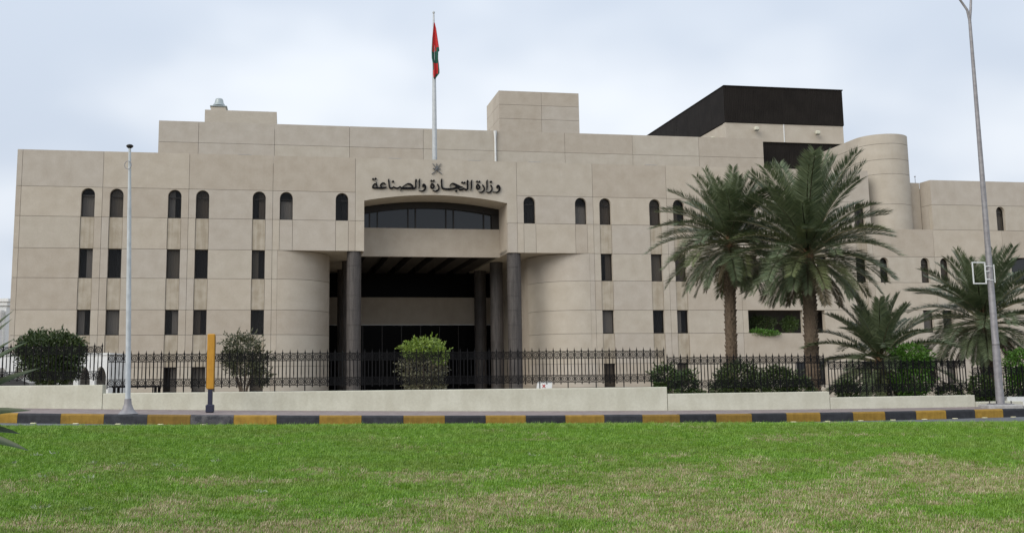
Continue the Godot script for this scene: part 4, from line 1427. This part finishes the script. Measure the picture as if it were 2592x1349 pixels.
# a frond that leaves the crown at an elevation and arches over
func frond_mesh(length: float, elev: float, droop: float, cols: Array, seed_: int, limp := 0.0) -> ArrayMesh:
	var r := RandomNumberGenerator.new()
	r.seed = seed_
	var lv := Leaves.new()
	var p := Vector3.ZERO
	var n := 44
	var ds := length / n
	var bend := r.randf_range(-0.25, 0.25)
	var prev := p
	for i in n:
		var s := float(i) / n
		var a := elev - droop * pow(s, 1.35)
		var yaw := bend * s * s
		var dir := Vector3(cos(a) * cos(yaw), sin(a), cos(a) * sin(yaw))
		var next := p + dir * ds
		var side := Vector3(-sin(yaw), 0, cos(yaw))
		var up := side.cross(dir).normalized()
		if up.y < 0 and absf(elev) < 1.2: up = -up
		# rachis: two crossed blades
		var w: float = lerp(0.045, 0.008, s)
		var rc: Color = cols[2]
		for sd in [side, up]:
			lv.v.append_array([p - sd * w / 2, next + sd * w / 2, next - sd * w / 2, p - sd * w / 2, p + sd * w / 2, next + sd * w / 2])
			for k in 6:
				lv.n.append(up if sd == side else side)
				lv.c.append(rc)
		if s > 0.17:
			var prof: float = sin(clamp((s - 0.06) / 0.97, 0.0, 1.0) * PI * 0.86 + 0.22)
			for sd in [-1.0, 1.0]:
				for rep in 4:
					if r.randf() < 0.04: continue
					var len_: float = length * 0.175 * (0.35 + 0.75 * prof) * r.randf_range(0.8, 1.12)
					var fwd: float = lerp(0.42, 1.15, s) + r.randf_range(-0.12, 0.12)
					var lift: float = r.randf_range(0.2, 0.62) - limp
					var along: Vector3 = (dir * fwd + side * sd * 1.0 + up * lift + Vector3(0, -0.12 - limp * 0.5, 0)).normalized()
					var across: Vector3 = along.cross(up).normalized()
					across = (across + up * r.randf_range(-0.45, 0.45)).normalized()
					var col: Color = cols[0].lerp(cols[1], r.randf())
					lv.kite(p + dir * ds * rep * 0.25, along, across, len_, 0.024 * r.randf_range(0.8, 1.25), col)
		prev = p
		p = next
	return lv.mesh()

func palm(label: String, base: Vector3, height: float, trunk_r: float, length: float, count: int, seed_: int, lean := Vector2.ZERO, top_scale := 0.9) -> void:
	rng.seed = seed_
	var t := thing("date_palm", label, "palm tree", base, 0.0, "date palms behind the fence")
	# trunk: tapered core covered in overlapping leaf bases
	var st := st_new()
	var rows := int(max(height / 0.13, 3))
	var path := []
	var rad := []
	for i in 13:
		var s := i / 12.0
		path.append(Vector3(lean.x * s * s, -0.25 + (height + 0.25) * s, lean.y * s * s))
		rad.append(trunk_r * lerp(1.08, 0.88, s))
	tube(st, path, rad, 14)
	for i in rows:
		var s := (i + 0.5) / rows
		var c := Vector3(lean.x * s * s, height * s, lean.y * s * s)
		var rr: float = trunk_r * lerp(1.06, 0.9, s)
		for k in 9:
			var a := TAU * (k + 0.5 * (i % 2)) / 9.0 + rng.randf_range(-0.2, 0.2)
			var out := Vector3(cos(a), 0, sin(a))
			var sd := Vector3(-sin(a), 0, cos(a))
			var w := rr * 0.33
			var h := height / rows * rng.randf_range(0.9, 1.15)
			var m := c + out * (rr * 0.96)
			var lip := m + out * rng.randf_range(0.025, 0.07) + Vector3(0, h * rng.randf_range(0.3, 0.8), 0)
			tri(st, m - Vector3(0, h * 0.6, 0), m + sd * w, lip)
			tri(st, m - sd * w, m - Vector3(0, h * 0.6, 0), lip)
			tri(st, m + sd * w, m + Vector3(0, h * 0.5, 0), lip)
			tri(st, m + Vector3(0, h * 0.5, 0), m - sd * w, lip)
	part("trunk", done(st), M.trunk, t)
	var crown := Vector3(lean.x, height, lean.y)
	st = st_new()
	lathe(st, [[trunk_r * 0.9, -0.25], [trunk_r * 0.95, 0.0], [trunk_r * 0.55, 0.35], [0.03, 0.75]], 10, crown)
	part("leaf_sheath", done(st), M.sheath, t)
	var g := [Color(0.074, 0.104, 0.054), Color(0.165, 0.198, 0.105), Color(0.22, 0.21, 0.115)]
	var y := [Color(0.13, 0.15, 0.055), Color(0.20, 0.21, 0.085), Color(0.22, 0.19, 0.10)]
	var d := [Color(0.10, 0.085, 0.05), Color(0.17, 0.135, 0.08), Color(0.18, 0.13, 0.08)]
	var kinds := []
	var specs := [[80, 0.35], [68, 0.5], [56, 0.65], [44, 0.8], [31, 0.92], [18, 1.0], [5, 1.0], [-9, 0.92], [-24, 0.8], [-38, 0.6]]
	for q in specs.size():
		for e in 2:
			var cols := g
			if q >= 8 and e == 1: cols = d
			if q in [4, 6, 7] and e == 1: cols = [g[0].lerp(y[0], 0.55), g[1].lerp(y[1], 0.55), y[2]]
			kinds.append(frond_mesh(length * rng.randf_range(0.93, 1.05), deg_to_rad(specs[q][0]), specs[q][1], cols, seed_ * 31 + q * 2 + e, 0.2 if q >= 8 else 0.0))
	for i in count:
		var s := (i + 0.5) / count
		var q := int(clamp(pow(s, 0.92) * specs.size() + rng.randf_range(-0.35, 0.35), 0, specs.size() - 1))
		var m: ArrayMesh = kinds[q * 2 + (1 if rng.randf() < 0.3 else 0)]
		var o := part("frond", m, M.leaf, t, crown + Vector3(0, lerp(0.35, -0.2, s), 0), i * 2.39996 + rng.randf_range(-0.25, 0.25))
		var sc: float = rng.randf_range(0.88, 1.08) * lerpf(top_scale, 1.0, clampf(q / 4.0, 0.0, 1.0)) * [1.0, 1.0, 1.0, 1.0, 1.0, 1.0, 0.97, 0.86, 0.72, 0.6][q]
		o.scale = Vector3(sc, sc, sc)
		o.translate_object_local(Vector3(trunk_r * 0.5, 0, 0))

# a shrub: blobs of leaves on twigs; blobs are [centre, radii]
func bush(called: String, label: String, base: Vector3, blobs: Array, leaf_count: int, size: float, cols: Array, stems: Array, shell := 0.72, group := "", cat := "shrub") -> void:
	var t := thing(called, label, cat, base, 0.0, group)
	var st := st_new()
	for s in stems:
		tube(st, s[0], s[1], 6)
	part("stems", done(st), M.twig, t)
	var lv := Leaves.new()
	var nz := noise(int(base.x * 100) + 7, 1.9, 3)
	var vol := 0.0
	for b in blobs: vol += b[1].x * b[1].y
	for b in blobs:
		var own: Array = b[2] if b.size() > 2 else cols
		var cnt := int(leaf_count * b[1].x * b[1].y / vol)
		for i in cnt:
			var d := rand_dir()
			var r: float = lerp(shell, 1.0, sqrt(rng.randf()))
			r *= 0.90 + 0.30 * nz.get_noise_3d(d.x * 1.6 + b[0].x, d.y * 1.6, d.z * 1.6)
			var p: Vector3 = b[0] + Vector3(d.x * b[1].x, d.y * b[1].y, d.z * b[1].z) * r
			if p.y < 0.1: continue
			# gaps between clumps
			if nz.get_noise_3d(p.x * 3.1 + 20.0, p.y * 3.1, p.z * 3.1) < -0.36: continue
			var along := (d + rand_dir() * 0.9 + Vector3(0, 0.15, 0)).normalized()
			var side := along.cross(rand_dir()).normalized()
			var s := size * rng.randf_range(0.7, 1.3)
			var c: Color = own[0].lerp(own[1], rng.randf())
			lv.kite(p, along, side, s, s * 0.5, c)
	# sprigs that stick out of the outline
	for b in blobs:
		var own: Array = b[2] if b.size() > 2 else cols
		for i in 22:
			var d := rand_dir()
			if d.y < -0.1: continue
			var p: Vector3 = b[0] + Vector3(d.x * b[1].x, d.y * b[1].y, d.z * b[1].z) * 0.97
			for k in 7:
				var along := (d + Vector3(0, 0.3, 0) + rand_dir() * 0.7).normalized()
				var c: Color = own[0].lerp(own[1], rng.randf())
				lv.kite(p + d * (0.02 * k), along, along.cross(rand_dir()).normalized(), size, size * 0.5, c)
	part("foliage", lv.mesh(), M.leaf, t)

func stem_fan(n: int, height: float, spread: float, r: float) -> Array:
	var out := []
	for i in n:
		var a := TAU * i / n + rng.randf_range(-0.3, 0.3)
		var d := Vector3(cos(a), 0, sin(a))
		out.append([[Vector3(0, -0.1, 0) + d * 0.04, d * spread * 0.25 + Vector3(0, height * 0.4, 0), d * spread * 0.7 + Vector3(0, height * 0.75, 0), d * spread + Vector3(0, height, 0)], [r, r * 0.8, r * 0.5, r * 0.2]])
	return out

func make_plants() -> void:
	palm("date palm with slimmer trunk, set back behind its taller neighbour", Vector3(8.98, compound_y(9.0, 33.0), -33.0), 5.25, 0.175, 2.8, 88, 41, Vector2(0.12, 0.0), 0.76)
	palm("tallest date palm with thick trunk and full crown", Vector3(10.9, compound_y(10.9, 31.0), -31.0), 4.6, 0.2, 2.72, 104, 42, Vector2(0.06, 0.0), 1.12)
	palm("short young date palm with fronds rising from near the ground", Vector3(12.9, compound_y(12.9, 30.8), -30.8), 1.3, 0.18, 2.15, 66, 43, Vector2.ZERO, 0.85)
	palm("date palm of middle height behind the street lamp", Vector3(16.65, compound_y(16.6, 31.8), -31.8), 2.55, 0.19, 2.55, 78, 44, Vector2.ZERO, 0.86)
	rng.seed = 900
	var dark := [Color(0.024, 0.042, 0.012), Color(0.066, 0.098, 0.028)]
	var mid := [Color(0.030, 0.058, 0.014), Color(0.070, 0.115, 0.028)]
	var bright := [Color(0.045, 0.12, 0.012), Color(0.10, 0.22, 0.03)]
	var lime := [Color(0.105, 0.17, 0.02), Color(0.21, 0.29, 0.04)]
	var dusty := [Color(0.05, 0.058, 0.03), Color(0.115, 0.118, 0.065)]
	var g := "shrubs behind the fence"
	var place := func(px: float, d: float) -> Vector3:
		var q := at(px, 940, d)
		return Vector3(q.x, compound_y(q.x, d), -d)
	# large clipped shrub left
	bush("round_shrub", "large dark clipped shrub with a rounded top behind the highest wall", place.call(125, 29.0),
		[[Vector3(0, 1.45, 0), Vector3(1.02, 0.75, 0.9)], [Vector3(-0.5, 1.65, 0), Vector3(0.5, 0.5, 0.5)], [Vector3(0.45, 1.6, 0.1), Vector3(0.55, 0.5, 0.5)], [Vector3(0.1, 1.0, 0), Vector3(0.8, 0.5, 0.7)]], 15000, 0.085, dark, stem_fan(5, 1.3, 0.5, 0.05), 0.55, g)
	# airy shrub near the yellow post
	bush("airy_shrub", "thin dusty shrub with bare crooked stems beside the yellow post", place.call(615, 28.0),
		[[Vector3(-0.05, 1.75, 0), Vector3(0.58, 0.35, 0.45)], [Vector3(-0.35, 1.4, 0), Vector3(0.35, 0.28, 0.3)], [Vector3(0.42, 1.35, 0), Vector3(0.32, 0.32, 0.3)], [Vector3(0.0, 1.15, 0.1), Vector3(0.6, 0.3, 0.4)], [Vector3(0.55, 0.85, 0.1), Vector3(0.25, 0.25, 0.25)]], 5000, 0.075, dusty, stem_fan(7, 1.35, 0.42, 0.03), 0.2, g)
	# bright shrub before the entrance
	bush("lime_shrub", "shrub with bright lime green top and grey twiggy sides before the dark entrance", place.call(1072, 31.0),
		[[Vector3(0, 1.84, 0), Vector3(0.66, 0.33, 0.55), lime], [Vector3(-0.3, 1.72, 0.15), Vector3(0.42, 0.28, 0.4), lime], [Vector3(0.45, 1.6, 0.15), Vector3(0.36, 0.32, 0.4), lime], [Vector3(0, 1.15, 0), Vector3(0.84, 0.58, 0.68)], [Vector3(0.05, 0.6, 0), Vector3(0.70, 0.5, 0.6)]], 6600, 0.08, [Color(0.075, 0.075, 0.045), Color(0.14, 0.135, 0.08)], stem_fan(15, 1.3, 0.6, 0.022), 0.45, g)
	# shrubs on the right
	bush("leafy_shrub", "leafy green shrub by the step between the long wall and the next", place.call(1683, 29.0),
		[[Vector3(0, 0.9, 0), Vector3(0.42, 0.42, 0.35)], [Vector3(0.05, 0.5, 0), Vector3(0.45, 0.4, 0.4)]], 4200, 0.075, mid, stem_fan(5, 0.8, 0.25, 0.02), 0.45, g)
	bush("leafy_shrub", "narrow leafy shrub left of the slimmer palm trunk", place.call(1738, 29.4),
		[[Vector3(0, 0.7, 0), Vector3(0.34, 0.5, 0.3)], [Vector3(0.2, 0.35, 0), Vector3(0.34, 0.3, 0.3)]], 2800, 0.07, mid, stem_fan(5, 0.7, 0.2, 0.02), 0.35, g)
	bush("dark_shrub", "broad dark green shrub around the foot of the slimmer palm", place.call(1868, 30.3),
		[[Vector3(0, 0.85, 0), Vector3(0.75, 0.62, 0.5)], [Vector3(-0.35, 0.5, 0), Vector3(0.6, 0.45, 0.5)], [Vector3(0.5, 0.6, 0), Vector3(0.45, 0.5, 0.4)]], 9500, 0.075, dark, stem_fan(5, 0.8, 0.4, 0.03), 0.45, g)
	bush("dark_shrub", "dense dark shrub left of the tallest palm trunk, against the fence", place.call(1985, 29.6),
		[[Vector3(-0.2, 0.75, 0), Vector3(0.62, 0.55, 0.45)], [Vector3(0.4, 0.55, 0), Vector3(0.5, 0.45, 0.45)]], 8000, 0.075, dark, stem_fan(5, 0.7, 0.35, 0.03), 0.45, g)
	bush("ball_shrub", "small round dark shrub behind the lowest part of the wall under the short palm", place.call(2144, 28.9),
		[[Vector3(0, 0.5, 0), Vector3(0.34, 0.36, 0.32)]], 3200, 0.06, dark, stem_fan(4, 0.5, 0.15, 0.02), 0.6, g)
	bush("green_tree", "small bright green leafy tree beside the short palm", place.call(2310, 29.6),
		[[Vector3(0, 1.55, 0), Vector3(0.58, 0.36, 0.45)], [Vector3(-0.28, 1.35, 0), Vector3(0.38, 0.3, 0.35)], [Vector3(0.3, 1.3, 0), Vector3(0.36, 0.32, 0.3)], [Vector3(0.0, 0.75, 0), Vector3(0.6, 0.55, 0.5)]], 7500, 0.075, bright, stem_fan(5, 1.2, 0.35, 0.03), 0.4, g, "tree")
	bush("low_shrub", "low dark spreading shrub right of the short palm", place.call(2402, 29.8),
		[[Vector3(0, 0.38, 0), Vector3(0.45, 0.33, 0.35)]], 3000, 0.06, dark, stem_fan(4, 0.35, 0.2, 0.02), 0.5, g)
	bush("leafy_shrub", "leafy shrub at the foot of the palm behind the street lamp", place.call(2482, 30.2),
		[[Vector3(0, 0.55, 0), Vector3(0.42, 0.45, 0.4)], [Vector3(0.1, 0.3, 0.3), Vector3(0.45, 0.25, 0.3)]], 4000, 0.07, mid, stem_fan(4, 0.5, 0.2, 0.02), 0.45, g)
	bush("green_shrub", "bright green shrub right of the street lamp", place.call(2592, 29.9),
		[[Vector3(0, 1.25, 0), Vector3(0.55, 0.5, 0.45)], [Vector3(0.1, 0.7, 0), Vector3(0.65, 0.55, 0.5)]], 6500, 0.075, bright, stem_fan(4, 1.0, 0.3, 0.03), 0.45, g)
	# plants in the wide opening of the building
	var bp := func(u: float, v: float, w: float) -> Vector3:
		return Vector3(u * cos(FACADE_TURN) - w * sin(FACADE_TURN), v, -FACADE_DISTANCE - u * sin(FACADE_TURN) - w * cos(FACADE_TURN))
	bush("balcony_plant", "trailing green plant spilling over the sill of the wide opening", bp.call(19.1, 3.4, 0.25), [[Vector3(0, 0.25, 0.1), Vector3(1.15, 0.28, 0.35)], [Vector3(0.5, 0.2, 0.1), Vector3(0.8, 0.22, 0.35)]], 3000, 0.09, bright, stem_fan(4, 0.2, 0.5, 0.015), 0.3, "plants in the wide opening", "plant")
	bush("balcony_plant", "dark leafy plant standing deep in the wide opening", bp.call(19.6, 3.62, 0.9), [[Vector3(0, 0.7, 0), Vector3(1.1, 0.5, 0.4)]], 2600, 0.09, dark, stem_fan(5, 0.6, 0.5, 0.02), 0.3, "plants in the wide opening", "plant")
	bush("balcony_plant", "rounded leafy plant beside the divider of the wide opening", bp.call(21.4, 3.62, 0.7), [[Vector3(0, 0.6, 0), Vector3(0.6, 0.55, 0.4)]], 2400, 0.09, mid, stem_fan(5, 0.5, 0.3, 0.02), 0.3, "plants in the wide opening", "plant")
	make_yucca()
	make_weeds()

func sword_leaf(length: float, width: float, elev: float, droop: float, seed_: int) -> ArrayMesh:
	var r := RandomNumberGenerator.new()
	r.seed = seed_
	var st := st_new()
	var p := Vector3.ZERO
	var n := 10
	var rows := []
	for i in n + 1:
		var s := float(i) / n
		var a := elev - droop * s * s
		var dir := Vector3(cos(a), sin(a), 0)
		var up := Vector3(-sin(a), cos(a), 0)
		var w: float = width * (0.75 + 0.5 * sin(min(s * 1.5, 1.0) * PI * 0.9)) * (1.0 - pow(s, 3.0)) / 1.2
		rows.append([p + Vector3(0, 0, -w / 2) + up * w * 0.22, p - up * w * 0.10, p + Vector3(0, 0, w / 2) + up * w * 0.22])
		p += dir * length / n
	var green := Color(0.026, 0.044, 0.018)
	var edge := Color(0.05, 0.075, 0.026)
	for i in n:
		for k in 2:
			var q := [[i, k], [i, k + 1], [i + 1, k + 1], [i + 1, k]]
			for idx in [0, 1, 2, 0, 2, 3]:
				var is_edge: bool = q[idx][1] != 1
				st.set_smooth_group(1)
				st.set_color(edge if is_edge else green)
				st.add_vertex(rows[q[idx][0]][q[idx][1]])
	return done(st)

func make_yucca() -> void:
	rng.seed = 71
	var x := -3.16
	var d := 6.0
	var y := thing("yucca", "stiff green sword-leaved yucca on the lawn with long pointed leaves", "yucca", Vector3(x, lawn_y(x, d), -d))
	var h := 1.18 - lawn_y(x, d)
	var st := st_new()
	tube(st, [Vector3(0, -0.1, 0), Vector3(0, h * 0.5, 0), Vector3(0, h, 0)], [0.12, 0.1, 0.09], 10)
	part("trunk", done(st), M.trunk, y)
	# leaves seen at the edge of the photograph: tip positions; then the rest of the rosette
	var c := Vector3(0, h, 0)
	for tip in [[35, 795, 0.06], [30, 815, -0.1], [36, 866, 0.12], [74, 873, 0.28], [99, 939, 0.0], [74, 1045, 0.15], [47, 1103, -0.1], [71, 1147, 0.2]]:
		var q := at(tip[0], tip[1], d - tip[2]) - Vector3(x, lawn_y(x, d), -d) - c
		var flat := Vector2(q.x, q.z).length()
		var droop := 0.4 if q.y > 0 else 0.55
		var chord := atan2(q.y, flat)
		var elev := chord + droop / 3.0
		var length := q.length() * 1.03
		var o := part("leaf", sword_leaf(length, 0.125, elev, droop, 3), M.leaf, y, c)
		o.basis = Basis(Vector3.UP, atan2(-q.z, q.x)) * Basis(Vector3(cos(chord), sin(chord), 0), 0.8)
	for i in 46:
		var a := rng.randf_range(0.5, TAU - 0.5)
		var e := rng.randf_range(-0.5, 1.35)
		var l := rng.randf_range(0.55, 0.78)
		if cos(a) > 0.2 and e < 1.0: continue
		part("leaf", sword_leaf(l, 0.07, e, 0.45, i), M.leaf, y, c, a)

func make_weeds() -> void:
	rng.seed = 88
	# pale weeds in the lawn
	for w in [[92, 1160], [140, 1155], [232, 1180], [228, 1218], [110, 1215], [310, 1182], [395, 1185], [450, 1187], [545, 1175], [212, 1300], [660, 1255], [36, 1180], [1350, 1160], [100, 1295]]:
		var d := 8.0
		for k in 40:
			var q := at(w[0], w[1], d)
			d += (q.y - lawn_y(q.x, d)) * 3.0
		var q := at(w[0], w[1], d)
		var lv := Leaves.new()
		for k in 16:
			var a := rng.randf_range(0, TAU)
			var along := Vector3(cos(a), rng.randf_range(0.3, 1.6), sin(a)).normalized()
			var s := rng.randf_range(0.025, 0.055)
			var off := Vector3(cos(a * 3.0), 0, sin(a * 3.0)) * rng.randf_range(0.0, 0.07)
			lv.kite(off + Vector3(0, 0.02, 0), along, along.cross(rand_dir()).normalized(), s, s * 0.25, Color(0.20, 0.26, 0.13).lerp(Color(0.34, 0.39, 0.26), rng.randf()))
		var o := part(numbered("pale_weed"), lv.mesh(), M.leaf, self, Vector3(q.x, lawn_y(q.x, d) + 0.01, -d))
		tag(o, "small pale grey-green weed growing in the lawn", "weed", "pale weeds in the lawn")

# ------------------------------------------------------------------ grass blades
func make_grass() -> void:
	rng.seed = 4242
	var metas := [["green", 0], ["long", 1]]
	for kind in metas:
		var lv := Leaves.new()
		var blades := 9 if kind[1] == 0 else 5
		for k in blades:
			var a := rng.randf_range(0, TAU)
			var lean := rng.randf_range(0.25, 0.95)
			var along := Vector3(cos(a) * lean, 1.0, sin(a) * lean).normalized()
			var off := Vector3(rng.randf_range(-0.035, 0.035), -0.004, rng.randf_range(-0.035, 0.035))
			var h := rng.randf_range(0.018, 0.04) if kind[1] == 0 else rng.randf_range(0.04, 0.075)
			var tone := rng.randf_range(0.84, 1.14)
			var side := Vector3(-sin(a), 0, cos(a)).rotated(Vector3.UP, rng.randf_range(-0.8, 0.8))
			lv.kite(off, along, side, h, 0.006 if kind[1] == 0 else 0.005, Color(tone, tone, tone))
		var mesh := lv.mesh()
		var mm := MultiMesh.new()
		mm.transform_format = MultiMesh.TRANSFORM_3D
		mm.use_colors = true
		mm.mesh = mesh
		var spots := []
		var want := 150000 if kind[1] == 0 else 14000
		while spots.size() < want:
			var d := sqrt(rng.randf_range(6.4 * 6.4, 16.7 * 16.7))
			var x := rng.randf_range(-0.56, 0.66) * d
			spots.append(Vector2(x, d))
		mm.instance_count = spots.size()
		for i in spots.size():
			var s: Vector2 = spots[i]
			var b := Basis(Vector3.UP, rng.randf_range(0, TAU)).scaled(Vector3.ONE * rng.randf_range(0.75, 1.3))
			mm.set_instance_transform(i, Transform3D(b, Vector3(s.x, lawn_y(s.x, s.y), -s.y)))
			var dry := straw(s.x, s.y)
			var c: Color
			if rng.randf() < dry * 0.55:
				c = Color(0.33, 0.27, 0.15).lerp(Color(0.56, 0.49, 0.31), rng.randf())
			else:
				c = Color(0.112, 0.245, 0.015).lerp(Color(0.220, 0.390, 0.035), rng.randf())
				var patch := straw_b.get_noise_2d(s.x * 1.3 + 50.0, s.y * 2.6)
				c = c.lerp(Color(0.20, 0.255, 0.05), clampf(0.12 + patch * 0.8, 0.0, 0.45))
			mm.set_instance_color(i, c)
		var o := MultiMeshInstance3D.new()
		o.name = "grass_blades" if kind[1] == 0 else "long_grass"
		o.multimesh = mm
		o.material_override = M.leaf
		add_child(o)
		tag(o, "short green and straw-coloured blades of the lawn" if kind[1] == 0 else "scattered longer blades standing up in the lawn", "grass", "", "stuff")
